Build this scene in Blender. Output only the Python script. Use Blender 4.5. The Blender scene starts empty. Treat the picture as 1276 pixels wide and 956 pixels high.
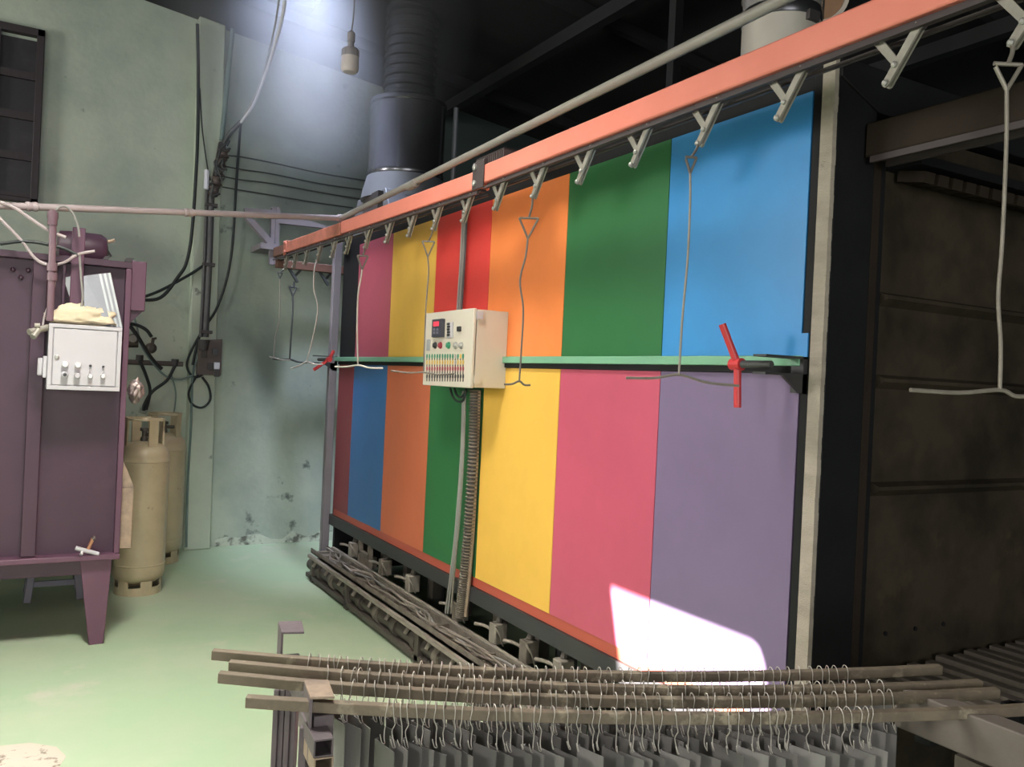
import bpy, bmesh, math, random
from mathutils import Vector, Matrix, noise
random.seed(7)
SC = bpy.context.scene
COL = SC.collection
V = Vector

# ------------------------------------------------------------------ camera
F = 1060.0; ROLL = math.atan(.0466); YAW = math.atan2(606.7, F); PITCH = -3.6 / F
H = 1.6
CAM = V((0, 0, H))
f0 = V((math.sin(YAW), math.cos(YAW), 0)); R0 = V((math.cos(YAW), -math.sin(YAW), 0)); ZA = V((0, 0, 1))
FW = f0 * math.cos(PITCH) + ZA * math.sin(PITCH); U0 = R0.cross(FW)
IR = R0 * math.cos(ROLL) + U0 * math.sin(ROLL); IU = U0 * math.cos(ROLL) - R0 * math.sin(ROLL)
cd = bpy.data.cameras.new('camera'); cam = bpy.data.objects.new('camera', cd); COL.objects.link(cam)
cd.sensor_width = 36; cd.lens = 36 * F / 1276; cd.clip_start = .05
cam.matrix_world = Matrix(((IR.x, IU.x, -FW.x, CAM.x), (IR.y, IU.y, -FW.y, CAM.y), (IR.z, IU.z, -FW.z, CAM.z), (0, 0, 0, 1)))
SC.camera = cam

def at(x, y, X=None, Y=None, Z=None, D=None):
    """a point of the place: where the sight line of a photo pixel meets a real plane"""
    d = IR * (x - 638) - IU * (y - 478) + FW * F
    t = X / d.x if X is not None else Y / d.y if Y is not None else (Z - H) / d.z if Z is not None else D / F
    return CAM + d * t

# ------------------------------------------------------------------ world, sun, lights, exposure
w = bpy.data.worlds.new('world'); SC.world = w; w.use_nodes = True
bg = w.node_tree.nodes['Background']; bg.inputs[0].default_value = (.62, .78, 1, 1); bg.inputs[1].default_value = .9

def light(name, kind, loc, to, energy, color, **kw):
    l = bpy.data.lights.new(name, kind); o = bpy.data.objects.new(name, l); COL.objects.link(o)
    o.location = loc; o.rotation_euler = (V(to) - V(loc)).to_track_quat('-Z', 'Y').to_euler()
    l.energy = energy; l.color = color
    for k, v in kw.items(): setattr(l, k, v)
    return o
SUN = V((1, -.1, -.5))
light('sun', 'SUN', (-8, 3, 8), V((-8, 3, 8)) + SUN, 110, (1, .93, .88), angle=.006)
light('daylight_high_window', 'AREA', (-4.40, 5.8, 3.0), (2.0, 3.4, 1.5), 210, (1, .96, .9), shape='RECTANGLE', size=1.3, size_y=.9)
light('added_side_fill', 'AREA', (-4.40, .7, 2.7), (1.9, 1.9, 2.0), 120, (1, .96, .92), shape='RECTANGLE', size=1.3, size_y=.9)  # fill added to brighten the rail and blue panel; no window known there
light('daylight_doorway', 'AREA', (-1.2, -5.8, 1.9), (-.2, 0, 1.7), 320, (1, .97, .93), shape='RECTANGLE', size=4.4, size_y=3.2)
light('added_overhead_fill', 'AREA', (.3, 3.0, 4.4), (-.2, 3.6, 0), 155, (1, .97, .90), shape='DISK', size=.9, spread=1.9)  # unseen overhead fill added to brighten the floor, lower wall and rods
light('daylight_skylight', 'SPOT', (1.3, 6.0, 6.6), (2.35, 6.6, 3.2), 5600, (.66, .74, 1), spot_size=math.radians(36), spot_blend=.6, shadow_soft_size=.3)
SC.view_settings.view_transform = 'Standard'; SC.view_settings.look = 'None'
SC.view_settings.gamma = 1; SC.view_settings.use_curve_mapping = False
SC.view_settings.exposure = -0.38
SC.cycles.max_bounces = 8; SC.cycles.volume_bounces = 0
SC.cycles.volume_step_rate = 2.0

# ------------------------------------------------------------------ materials
def mat(name, c, rough=.5, metal=0, c2=None, scale=4, amt=.5, bump=0, bscale=60, spec=.5, stretch=None, lo=.4, hi=.7, c3=None, s3=2, lo3=.55, hi3=.7):
    m = bpy.data.materials.new(name); m.use_nodes = True
    nt = m.node_tree; N = nt.nodes; L = nt.links; p = N['Principled BSDF']
    p.inputs['Roughness'].default_value = rough; p.inputs['Metallic'].default_value = metal
    p.inputs['Specular IOR Level'].default_value = spec
    p.inputs['Base Color'].default_value = (*c, 1)
    tc = N.new('ShaderNodeTexCoord'); src = tc.outputs['Object']
    if stretch:
        mp = N.new('ShaderNodeMapping'); mp.inputs['Scale'].default_value = stretch; L.new(src, mp.inputs[0]); src = mp.outputs[0]
    col = None
    def layer(prev, cc, s, lo, hi, amount):
        n = N.new('ShaderNodeTexNoise'); n.inputs['Scale'].default_value = s; n.inputs['Detail'].default_value = 6; n.inputs['Roughness'].default_value = .62
        L.new(src, n.inputs['Vector'])
        r = N.new('ShaderNodeMapRange'); r.inputs[1].default_value = lo; r.inputs[2].default_value = hi; r.inputs[4].default_value = amount
        L.new(n.outputs[0], r.inputs[0])
        mx = N.new('ShaderNodeMix'); mx.data_type = 'RGBA'
        L.new(r.outputs[0], mx.inputs[0])
        if prev is None: mx.inputs[6].default_value = (*c, 1)
        else: L.new(prev, mx.inputs[6])
        mx.inputs[7].default_value = (*cc, 1)
        return mx.outputs[2]
    if c2: col = layer(None, c2, scale, lo, hi, amt)
    if c3: col = layer(col, c3, s3, lo3, hi3, .85)
    if col: L.new(col, p.inputs['Base Color'])
    if bump:
        n = N.new('ShaderNodeTexNoise'); n.inputs['Scale'].default_value = bscale; n.inputs['Detail'].default_value = 4; L.new(src, n.inputs['Vector'])
        b = N.new('ShaderNodeBump'); b.inputs['Strength'].default_value = bump; b.inputs['Distance'].default_value = .01
        L.new(n.outputs[0], b.inputs['Height']); L.new(b.outputs[0], p.inputs['Normal'])
    return m

def vary(m, lo, hi):
    nt = m.node_tree; p = nt.nodes['Principled BSDF']; oi = nt.nodes.new('ShaderNodeObjectInfo'); hs = nt.nodes.new('ShaderNodeHueSaturation'); mr = nt.nodes.new('ShaderNodeMapRange')
    mr.inputs[3].default_value = lo; mr.inputs[4].default_value = hi; nt.links.new(oi.outputs['Random'], mr.inputs[0]); nt.links.new(mr.outputs[0], hs.inputs['Value'])
    l = p.inputs['Base Color'].links[0]; nt.links.new(l.from_socket, hs.inputs['Color']); nt.links.new(hs.outputs[0], p.inputs['Base Color'])
def paint(name, c, rough=.36):
    d = tuple(x * .8 for x in c)
    return mat(name, c, rough, c2=d, scale=2.2, amt=.5, bump=.04, bscale=9, spec=.4)

M = {
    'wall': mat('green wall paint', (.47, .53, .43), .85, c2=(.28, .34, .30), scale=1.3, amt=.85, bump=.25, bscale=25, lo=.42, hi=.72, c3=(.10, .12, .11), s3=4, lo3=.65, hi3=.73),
    'pilaster': mat('pale green wall paint', (.50, .56, .45), .85, c2=(.38, .44, .36), scale=2, amt=.7, bump=.25, bscale=25, c3=(.15, .16, .14), s3=7, lo3=.66, hi3=.72),
    'peel': mat('peeled limewash', (.55, .60, .50), .9, c2=(.12, .12, .10), scale=9, amt=.9, bump=.5, bscale=20, lo=.5, hi=.62),
    'floor': mat('green floor paint', (.34, .45, .29), .45, c2=(.41, .47, .33), scale=.9, amt=.9, bump=.06, bscale=12, lo=.42, hi=.62, c3=(.47, .47, .37), s3=1.7, lo3=.58, hi3=.68),
    'floor_wear': mat('worn floor', (.52, .46, .38), .7, c2=(.2, .16, .12), scale=14, amt=.9, lo=.55, hi=.62),
    'roof': mat('sooty roof', (.010, .010, .012), .9, c2=(.015, .015, .018), scale=1.2, bump=.2, bscale=8),
    'purlin': mat('sooty steel', (.011, .011, .013), .7),
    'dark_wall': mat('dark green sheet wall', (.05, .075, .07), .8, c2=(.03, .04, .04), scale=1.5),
    'shutter': mat('dark brown wood', (.035, .026, .03), .6, c2=(.02, .015, .017), scale=6, stretch=(8, 8, 1)),
    'purple': mat('plum enamel', (.060, .026, .046), .45, c2=(.046, .02, .036), scale=2, amt=.8, bump=.05, bscale=14, c3=(.075, .036, .058), s3=3, lo3=.6, hi3=.72),
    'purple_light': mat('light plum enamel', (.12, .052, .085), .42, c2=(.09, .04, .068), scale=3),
    'white_box': mat('white enamel', (.52, .50, .52), .4, c2=(.46, .44, .45), scale=5),
    'cream_box': mat('cream enamel', (.60, .55, .45), .38, c2=(.55, .49, .40), scale=3, amt=.6),
    'black': mat('black paint', (.012, .012, .013), .55, c2=(.018, .018, .02), scale=6, bump=.08, bscale=30, spec=.2),
    'black_wall': mat('burnt steel sheet', (.055, .042, .028), .65, c2=(.022, .017, .012), scale=2.6, amt=.95, bump=.12, bscale=14, spec=.25, lo=.42, hi=.62, c3=(.085, .064, .038), s3=3.1, lo3=.6, hi3=.72),
    'brown_steel': mat('brown painted steel', (.036, .026, .019), .65, c2=(.02, .015, .012), scale=5, bump=.1, spec=.12),
    'base_bar': mat('dark grey paint', (.035, .035, .038), .45, c2=(.05, .048, .047), scale=4),
    'tape': mat('woven fibre tape', (.50, .44, .36), .9, c2=(.36, .31, .25), scale=5, amt=.8, bump=.6, bscale=160, stretch=(1, 1, 3), c3=(.2, .17, .14), s3=7, lo3=.64, hi3=.72),
    'beam': mat('salmon enamel', (.86, .27, .20), .38, c2=(.76, .22, .15), scale=3, amt=.6, bump=.03),
    'beam_rust': mat('rusty salmon enamel', (.55, .18, .12), .55, c2=(.28, .10, .06), scale=7, amt=.9, bump=.1),
    'beam_end': mat('brown rail end', (.16, .075, .05), .6, c2=(.09, .045, .03), scale=9),
    'slot': mat('rail slot steel', (.06, .045, .045), .6),
    'hook': mat('dull galvanised steel', (.36, .34, .29), .5, .35, c2=(.26, .24, .2), scale=22, amt=.8, bump=.1),
    'dark_hook': mat('sooty hook steel', (.06, .065, .065), .55, .2),
    'bolt': mat('zinc bolt', (.42, .41, .38), .4, .6),
    'wire': mat('bare steel wire', (.30, .27, .225), .45, .4, c2=(.18, .155, .125), scale=30),
    'hook_wire': mat('bright bare wire', (.62, .58, .52), .38, .3, c2=(.42, .38, .33), scale=30),
    'rust_wire': mat('dark steel wire', (.13, .11, .095), .5, .3, c2=(.2, .17, .14), scale=20),
    'pale_wire': mat('pale steel wire', (.46, .43, .38), .4, .3),
    'rod': mat('dusty square steel', (.215, .17, .12), .62, .1, c2=(.10, .08, .058), scale=9, amt=.9, bump=.15, bscale=60, c3=(.42, .36, .26), s3=14, lo3=.55, hi3=.68),
    'plate': mat('grey steel sheet', (.25, .235, .225), .5, .2, c2=(.34, .32, .305), scale=3, amt=.8, stretch=(5, 5, 1)),
    'stand': mat('grey plum steel', (.16, .125, .135), .5, c2=(.10, .085, .09), scale=7, amt=.8, bump=.1),
    'stand_tan': mat('rusty tan steel', (.42, .31, .22), .6, c2=(.22, .17, .14), scale=16, amt=.9, bump=.15),
    'rack': mat('dusty brown steel bar', (.14, .115, .09), .6, c2=(.08, .066, .055), scale=8, amt=.9, bump=.15),
    'rack_beam': mat('dusty grey brown beam', (.19, .16, .135), .65, c2=(.14, .118, .1), scale=5, amt=.8, bump=.08),
    'dust': mat('dusty burner steel', (.17, .145, .115), .8, c2=(.09, .076, .06), scale=14, amt=.9, bump=.25, bscale=40),
    'dust_pale': mat('pale dust', (.25, .22, .18), .85, c2=(.15, .13, .105), scale=12, bump=.2),
    'dust_dark': mat('dark oily pipe', (.075, .062, .05), .6, c2=(.045, .04, .035), scale=10, bump=.2),
    'pipe': mat('grey lilac pipe paint', (.45, .38, .38), .45, c2=(.36, .29, .29), scale=8, amt=.6),
    'pipe_plum': mat('plum pipe paint', (.17, .10, .125), .45, c2=(.22, .14, .15), scale=9),
    'pipe_grey': mat('grey pipe paint', (.33, .31, .27), .42, c2=(.27, .25, .22), scale=8),
    'duct': mat('dark sheet duct', (.20, .20, .22), .24, .85, c2=(.14, .14, .16), scale=2, stretch=(1, 1, .3)),
    'duct_dark': mat('sooty flexible duct', (.07, .07, .075), .4, .6),
    'duct_bright': mat('bright stainless duct', (.60, .58, .55), .25, .6, c2=(.46, .40, .38), scale=2, stretch=(4, 4, .4)),
    'duct_band': mat('duct band', (.10, .10, .11), .3, .8),
    'duct_tape': mat('aluminium foil wrap', (.60, .56, .49), .5, .3, c2=(.5, .46, .4), scale=6),
    'hood': mat('hood sheet', (.19, .20, .22), .5, .3, c2=(.13, .135, .15), scale=4),
    'cap': mat('brown insulation', (.45, .26, .15), .8, c2=(.30, .17, .10), scale=14),
    'cap_rim': mat('pale rim', (.72, .62, .52), .5),
    'rail_green': mat('pale green enamel', (.20, .43, .27), .4, c2=(.17, .37, .24), scale=3),
    'strip': paint('red orange enamel', (.50, .10, .065)),
    'red': mat('red enamel', (.60, .045, .05), .35),
    'screw': mat('threaded steel', (.15, .15, .145), .4, .6),
    'tan_cyl': mat('dusty tan enamel', (.47, .40, .26), .36, c2=(.37, .31, .20), scale=4, amt=.8, bump=.05, c3=(.2, .15, .1), s3=11, lo3=.66, hi3=.74),
    'cable': mat('black rubber', (.016, .022, .022), .5),
    'cable_white': mat('white cable', (.75, .76, .84), .5),
    'cable_grey': mat('grey cable', (.28, .27, .25), .6),
    'conduit_green': mat('painted conduit', (.16, .23, .21), .7, c2=(.09, .12, .11), scale=5),
    'conduit': mat('dark conduit', (.075, .075, .078), .6, c2=(.12, .12, .12), scale=7),
    'plate_brown': mat('brown switch board', (.12, .095, .085), .7, c2=(.085, .07, .06), scale=12),
    'socket': mat('dark socket', (.05, .045, .045), .5),
    'bulb': mat('milk plastic', (.62, .56, .55), .35),
    'bulb_body': mat('grey bulb housing', (.32, .30, .32), .5),
    'cloth': mat('pale yellow cloth', (.68, .58, .40), .85, c2=(.50, .43, .33), scale=9, bump=.4, bscale=18),
    'sheet': mat('thin grey sheet', (.40, .42, .42), .45, .3, c2=(.24, .26, .26), scale=3, amt=.9, stretch=(3, 3, 1)),
    'foil': mat('crumpled foil', (.35, .28, .26), .35, .5, c2=(.55, .47, .44), scale=25, bump=.8, bscale=30),
    'stool': mat('grey blue plastic', (.16, .16, .2), .5),
    'knob': mat('white knob', (.72, .71, .70), .35),
    'display': mat('dark display bezel', (.05, .05, .065), .35),
    'green_lamp': mat('green lamp', (.03, .22, .12), .3),
    'yellow_lamp': mat('amber lamp', (.62, .40, .08), .3),
    'red_lamp': mat('dark red lamp', (.30, .03, .05), .3),
    'dark_knob': mat('black knob', (.03, .03, .03), .35),
    'copper': mat('copper pipe', (.55, .26, .16), .4, .5),
    'bracket': mat('grey plum bracket paint', (.24, .215, .235), .55, c2=(.18, .16, .18), scale=6),
    'gauge': mat('dull brass', (.12, .11, .09), .4, .5),
}
PAINT = {
    'blue': (.05, .29, .66), 'green': (.032, .16, .055), 'orange': (.92, .26, .07), 'red': (.75, .06, .05),
    'yellow': (.86, .51, .09), 'maroon': (.42, .085, .12), 'purple': (.21, .155, .265), 'crimson': (.56, .10, .16),
    'deep_blue': (.05, .16, .38), 'dull_orange': (.65, .17, .08), 'brown_red': (.25, .045, .055),
}
for k, c in PAINT.items(): M['p_' + k] = paint(k.replace('_', ' ') + ' enamel', c)
mm = bpy.data.materials.new('red led screen'); mm.use_nodes = True
pp = mm.node_tree.nodes['Principled BSDF']; pp.inputs['Base Color'].default_value = (.5, .03, .05, 1)
pp.inputs['Emission Color'].default_value = (1, .06, .1, 1); pp.inputs['Emission Strength'].default_value = .9
M['led'] = mm

vary(M['plate'], .55, 1.25)
def dark_patch(m, centre, scale, c, amount):
    """an irregular darker patch on a wall, fixed in the wall's own coordinates"""
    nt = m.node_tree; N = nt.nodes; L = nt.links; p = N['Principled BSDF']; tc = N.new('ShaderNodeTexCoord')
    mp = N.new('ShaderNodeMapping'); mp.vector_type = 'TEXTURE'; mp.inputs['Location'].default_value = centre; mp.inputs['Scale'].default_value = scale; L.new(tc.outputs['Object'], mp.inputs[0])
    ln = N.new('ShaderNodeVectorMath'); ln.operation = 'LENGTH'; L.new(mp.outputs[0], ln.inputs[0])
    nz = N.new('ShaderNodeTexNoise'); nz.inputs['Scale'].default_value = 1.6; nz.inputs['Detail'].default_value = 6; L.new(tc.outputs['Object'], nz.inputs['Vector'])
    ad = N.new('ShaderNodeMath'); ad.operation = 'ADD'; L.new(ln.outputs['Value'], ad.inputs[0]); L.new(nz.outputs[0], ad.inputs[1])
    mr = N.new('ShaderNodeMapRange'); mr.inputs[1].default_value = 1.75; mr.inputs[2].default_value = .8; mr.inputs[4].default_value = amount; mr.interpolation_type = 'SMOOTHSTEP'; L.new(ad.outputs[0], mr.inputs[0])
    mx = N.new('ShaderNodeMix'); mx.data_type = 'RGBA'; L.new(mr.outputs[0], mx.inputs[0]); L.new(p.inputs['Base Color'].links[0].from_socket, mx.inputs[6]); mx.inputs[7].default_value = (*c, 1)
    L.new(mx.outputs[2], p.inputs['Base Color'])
dark_patch(M['wall'], (2.9, 7.85, 3.35), (1.5, 1, 1.1), (.13, .16, .165), .8)
dark_patch(M['wall'], (1.9, 7.85, 1.75), (.16, 1, .55), (.20, .24, .24), .55)
dark_patch(M['wall'], (.75, 7.85, 2.55), (.45, 1, .22), (.22, .25, .23), .6)
# ------------------------------------------------------------------ mesh helpers
ORG = {}
def basis(d):
    d = V(d).normalized(); a = V((0, 0, 1)) if abs(d.z) < .9 else V((1, 0, 0))
    x = d.cross(a).normalized(); return x, d.cross(x).normalized(), d

class MB:
    def __init__(s): s.v = []; s.f = []
    def add(s, vs, fs):
        n = len(s.v); s.v += [V(p) for p in vs]; s.f += [tuple(i + n for i in f) for f in fs]; return s
    def box(s, x0, x1, y0, y1, z0, z1):
        x0, x1 = sorted((x0, x1)); y0, y1 = sorted((y0, y1)); z0, z1 = sorted((z0, z1))
        return s.add([(x, y, z) for x in (x0, x1) for y in (y0, y1) for z in (z0, z1)],
                     [(0, 1, 3, 2), (4, 6, 7, 5), (0, 4, 5, 1), (2, 3, 7, 6), (0, 2, 6, 4), (1, 5, 7, 3)])
    def obox(s, c, ax, ay, az):
        """centre and three half vectors"""
        c, ax, ay, az = V(c), V(ax), V(ay), V(az)
        if ax.cross(ay).dot(az) < 0: az = -az
        return s.add([c + ax * i + ay * j + az * k for i in (-1, 1) for j in (-1, 1) for k in (-1, 1)],
                     [(0, 1, 3, 2), (4, 6, 7, 5), (0, 4, 5, 1), (2, 3, 7, 6), (0, 2, 6, 4), (1, 5, 7, 3)])
    def bar(s, a, b, w, h, up=(0, 0, 1)):
        a, b = V(a), V(b); d = (b - a).normalized(); side = d.cross(V(up)).normalized(); u = side.cross(d)
        return s.obox((a + b) / 2, (b - a) / 2, side * w / 2, u * h / 2)
    def tube(s, pts, r, n=8, closed=False):
        pts = [V(p) for p in pts]; m = len(pts); x, y, _ = basis(pts[1] - pts[0]); vs = []
        for i, p in enumerate(pts):
            d = (pts[min(i + 1, m - 1)] - pts[max(i - 1, 0)]).normalized()
            x = (x - d * x.dot(d)).normalized(); y = d.cross(x)
            rr = r[i] if isinstance(r, (list, tuple)) else r
            vs += [p + (x * math.cos(a) + y * math.sin(a)) * rr for a in (2 * math.pi * k / n for k in range(n))]
        fs = [(i * n + k, i * n + (k + 1) % n, (i + 1) * n + (k + 1) % n, (i + 1) * n + k) for i in range(m - 1) for k in range(n)]
        fs += [tuple(range(n - 1, -1, -1)), tuple((m - 1) * n + k for k in range(n))]
        return s.add(vs, fs)
    def cyl(s, a, b, r, r1=None, n=16): return s.tube([a, b], [r, r if r1 is None else r1], n)
    def lathe(s, o, prof, n=28, ax=(0, 0, 1), cap=True):
        o = V(o); x, y, d = basis(ax); vs = []
        for r, z in prof: vs += [o + d * z + (x * math.cos(a) + y * math.sin(a)) * r for a in (2 * math.pi * k / n for k in range(n))]
        m = len(prof)
        fs = [(i * n + k, i * n + (k + 1) % n, (i + 1) * n + (k + 1) % n, (i + 1) * n + k) for i in range(m - 1) for k in range(n)]
        if cap: fs += [tuple(range(n - 1, -1, -1)), tuple((m - 1) * n + k for k in range(n))]
        return s.add(vs, fs)
    def prism(s, poly, ext):
        poly = [V(p) for p in poly]; ext = V(ext); n = len(poly)
        nn = sum(((poly[i] - poly[0]).cross(poly[(i + 1) % n] - poly[0]) for i in range(n)), V())
        if nn.dot(ext) > 0: poly = poly[::-1]
        return s.add(poly + [p + ext for p in poly],
                     [tuple(range(n)), tuple(range(2 * n - 1, n - 1, -1))] + [(i + n, (i + 1) % n + n, (i + 1) % n, i)[::1] for i in range(n)])
    def build(s, name, m, parent=None, bevel=0, origin=None, smooth=True):
        me = bpy.data.meshes.new(name)
        if parent is not None: o0 = ORG[parent.name]
        elif origin is not None: o0 = V(origin)
        else:
            xs = [p.x for p in s.v]; ys = [p.y for p in s.v]
            o0 = V(((min(xs) + max(xs)) / 2, (min(ys) + max(ys)) / 2, min(p.z for p in s.v)))
        me.from_pydata([p - o0 for p in s.v], [], s.f); me.update()
        bm = bmesh.new(); bm.from_mesh(me); bmesh.ops.recalc_face_normals(bm, faces=bm.faces); bm.to_mesh(me); bm.free()
        if smooth:
            me.polygons.foreach_set('use_smooth', [True] * len(me.polygons)); me.set_sharp_from_angle(angle=math.radians(38))
        me.materials.append(M[m] if isinstance(m, str) else m)
        o = bpy.data.objects.new(name, me); COL.objects.link(o)
        if parent is not None: o.parent = parent
        else: o.location = o0
        ORG[o.name] = o0
        if bevel:
            b = o.modifiers.new('bevel', 'BEVEL'); b.width = bevel; b.segments = 2; b.limit_method = 'ANGLE'; b.angle_limit = .7
        return o

def B(*a): return MB().box(*a)
def T(pts, r, n=8): return MB().tube(pts, r, n)
def smooth_path(pts, k=6):
    """Catmull-Rom through the points"""
    p = [V(q) for q in pts]; p = [p[0] * 2 - p[1]] + p + [p[-1] * 2 - p[-2]]; out = []
    for i in range(1, len(p) - 2):
        a, b, c, d = p[i - 1:i + 3]
        for j in range(k):
            t = j / k
            out.append(.5 * ((2 * b) + (c - a) * t + (2 * a - 5 * b + 4 * c - d) * t * t + (3 * b - a - 3 * c + d) * t ** 3))
    return out + [p[-2]]
def tag(o, label=None, cat=None, group=None, kind=None):
    for k, v in (('label', label), ('category', cat), ('group', group), ('kind', kind)):
        if v: o[k] = v
    return o
def thing(name, loc, label, cat, group=None):
    o = bpy.data.objects.new(name, None); COL.objects.link(o); o.location = loc; o.empty_display_size = .05
    ORG[o.name] = V(loc); return tag(o, label, cat, group)
def struct(o): o['kind'] = 'structure'; return o
def copy_tree(o, parent=None):
    c = o.copy(); COL.objects.link(c); c.parent = parent
    for ch in list(o.children): copy_tree(ch, c)
    return c
def sheet(name, outer, holes, ext, m):
    """a wall or roof with real openings"""
    bm = bmesh.new(); es = []
    for loop in [outer] + holes:
        vs = [bm.verts.new(p) for p in loop]; es += [bm.edges.new((vs[i], vs[(i + 1) % len(vs)])) for i in range(len(vs))]
    bmesh.ops.triangle_fill(bm, edges=es, use_beauty=True)
    r = bmesh.ops.extrude_face_region(bm, geom=bm.faces[:])
    bmesh.ops.translate(bm, verts=[g for g in r['geom'] if isinstance(g, bmesh.types.BMVert)], vec=V(ext))
    bmesh.ops.recalc_face_normals(bm, faces=bm.faces)
    me = bpy.data.meshes.new(name); bm.to_mesh(me); bm.free(); me.materials.append(M[m])
    o = bpy.data.objects.new(name, me); COL.objects.link(o); ORG[o.name] = V((0, 0, 0)); return struct(o)

# ------------------------------------------------------------------ the setting
XL, XR, YF, YB = -4.5, 6.5, -6.0, 7.85
roofz = lambda x: 4.76 - .13 * x
floor = struct(B(XL - .2, XR + .2, YF - .2, YB + .2, -.15, 0).build('floor', 'floor', origin=(0, 0, 0)))
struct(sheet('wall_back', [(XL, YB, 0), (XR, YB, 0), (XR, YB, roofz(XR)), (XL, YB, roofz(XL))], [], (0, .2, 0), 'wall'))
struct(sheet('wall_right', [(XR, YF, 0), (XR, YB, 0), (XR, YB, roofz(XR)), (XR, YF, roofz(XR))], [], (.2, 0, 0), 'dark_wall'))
patch = [(2.86, .763), (2.068, .763), (2.04, .75), (2.018, .71), (1.975, .52), (1.95, .36), (2.75, .36)]
k = (XL - 2.16) / SUN.x
sun_opening = [(XL, y + SUN.y * k, z + SUN.z * k) for y, z in patch]  # unseen opening, shaped backwards from the sunlit patch along the sun
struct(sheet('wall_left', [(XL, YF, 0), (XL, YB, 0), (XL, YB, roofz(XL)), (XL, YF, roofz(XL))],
             [sun_opening, [(XL, 5.1, 2.5), (XL, 6.5, 2.5), (XL, 6.5, 3.5), (XL, 5.1, 3.5)], [(XL, 0, 2.2), (XL, 1.4, 2.2), (XL, 1.4, 3.2), (XL, 0, 3.2)]], (-.02, 0, 0), 'wall'))  # last opening added to go with the side fill
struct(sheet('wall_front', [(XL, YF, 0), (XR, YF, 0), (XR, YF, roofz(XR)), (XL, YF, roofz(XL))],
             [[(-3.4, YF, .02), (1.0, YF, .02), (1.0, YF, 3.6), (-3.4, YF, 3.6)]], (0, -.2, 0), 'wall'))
def rp(x, y): return (x, y, roofz(x))
ceil = sheet('ceiling', [rp(XL, YF), rp(XR, YF), rp(XR, YB), rp(XL, YB)], [[rp(.7, 5.6), rp(1.9, 5.6), rp(1.9, 6.8), rp(.7, 6.8)]], (0, 0, .06), 'roof')
for i in range(7):
    y = -4.4 + i * 1.9
    MB().obox((1, y, roofz(1) - .05), (5.5, 0, -.13 * 5.5), (0, .03, 0), (.006, 0, .045)).build('purlin', 'purlin', ceil)
for x in (3.4, 5.2):
    MB().obox((x, .9, roofz(x) - .15), (.04, 0, 0), (0, 6.9, 0), (0, 0, .05)).build('rafter', 'purlin', ceil)

struct(MB().prism([(XL - .05, 4.2, 4.0), (XL - 1.7, 4.2, 3.05), (XL - 1.7, 4.2, 3.09), (XL - .05, 4.2, 4.04)], (0, 3.4, 0)).build('added_awning_high', 'roof'))  # unseen awning added outside to keep sun out of the high window
struct(MB().prism([(XL - .05, -.7, 3.6), (XL - 1.7, -.7, 2.65), (XL - 1.7, -.7, 2.69), (XL - .05, -.7, 3.64)], (0, 2.9, 0)).build('added_awning_side', 'roof'))  # unseen awning added outside to keep sun out of the side opening
curb = MB()  # upstand added around the skylight to keep sun off the duct
for x0, x1, y0, y1 in ((.62, .70, 5.52, 6.88), (1.9, 1.98, 5.52, 6.88), (.7, 1.9, 5.52, 5.6), (.7, 1.9, 6.8, 6.88)): curb.box(x0, x1, y0, y1, roofz(x1) + .0 - .0, 5.5)
curb.build('added_sun_curb', 'purlin', ceil)
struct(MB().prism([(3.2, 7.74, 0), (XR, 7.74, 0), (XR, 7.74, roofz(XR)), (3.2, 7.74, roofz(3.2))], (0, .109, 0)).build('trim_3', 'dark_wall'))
# pilaster with the peeled foot of the wall
pil = struct(MB().prism([(1.25, 7.75, 0), (1.47, 7.75, 0), (1.40, 7.75, roofz(1.40)), (1.18, 7.75, roofz(1.18))], (0, .12, 0)).build('trim_1', 'pilaster', bevel=.01))
def blotch(name, pts, ext, m, parent): return MB().prism(pts, ext).build(name, m, parent)
random.seed(3)
pts = [(1.52, 7.846, .0)] + [(1.52 + i * .1, 7.846, .035 + random.random() * .09) for i in range(12)] + [(2.62, 7.846, 0)]
tag(struct(blotch('baseboard_back', pts, (0, .01, 0), 'peel', None)), None)
random.seed(9)
fp = []
for i in range(26):
    a = i / 26 * 2 * math.pi; r = .34 + .13 * noise.noise(V((math.cos(a) * 1.7, math.sin(a) * 1.7, 3)))
    fp.append((-.32 + r * 1.5 * math.cos(a), 3.72 + r * 1.3 * math.sin(a), .0005))
MB().prism(fp, (0, 0, .0012)).build('worn_patch', 'floor_wear', floor)

# shuttered window
win = struct(MB().box(-.60, -.545, 7.78, 7.85, 2.83, 4.21).box(-.02, .035, 7.78, 7.85, 2.83, 4.21).box(-.6, .035, 7.78, 7.85, 4.15, 4.21).box(-.6, .035, 7.78, 7.85, 2.83, 2.87).build('window_1', 'shutter', bevel=.006))
MB().box(-.30, -.265, 7.785, 7.85, 2.87, 4.15).build('mullion', 'shutter', win)
for r in range(4):
    z0 = 2.87 + r * .32
    for x0, x1 in ((-.545, -.30), (-.265, -.02)):
        B(x0, x1, 7.825, 7.85, z0 + .03, z0 + .29).build('pane', mat('sooty glass', (.022, .02, .024), .5, c2=(.05, .046, .052), scale=5, lo=.5, hi=.7) if 'sg' not in M else M['sg'], win)
    B(-.545, -.02, 7.79, 7.85, z0 - .03, z0 + .03).build('window_bar', 'shutter', win)

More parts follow.
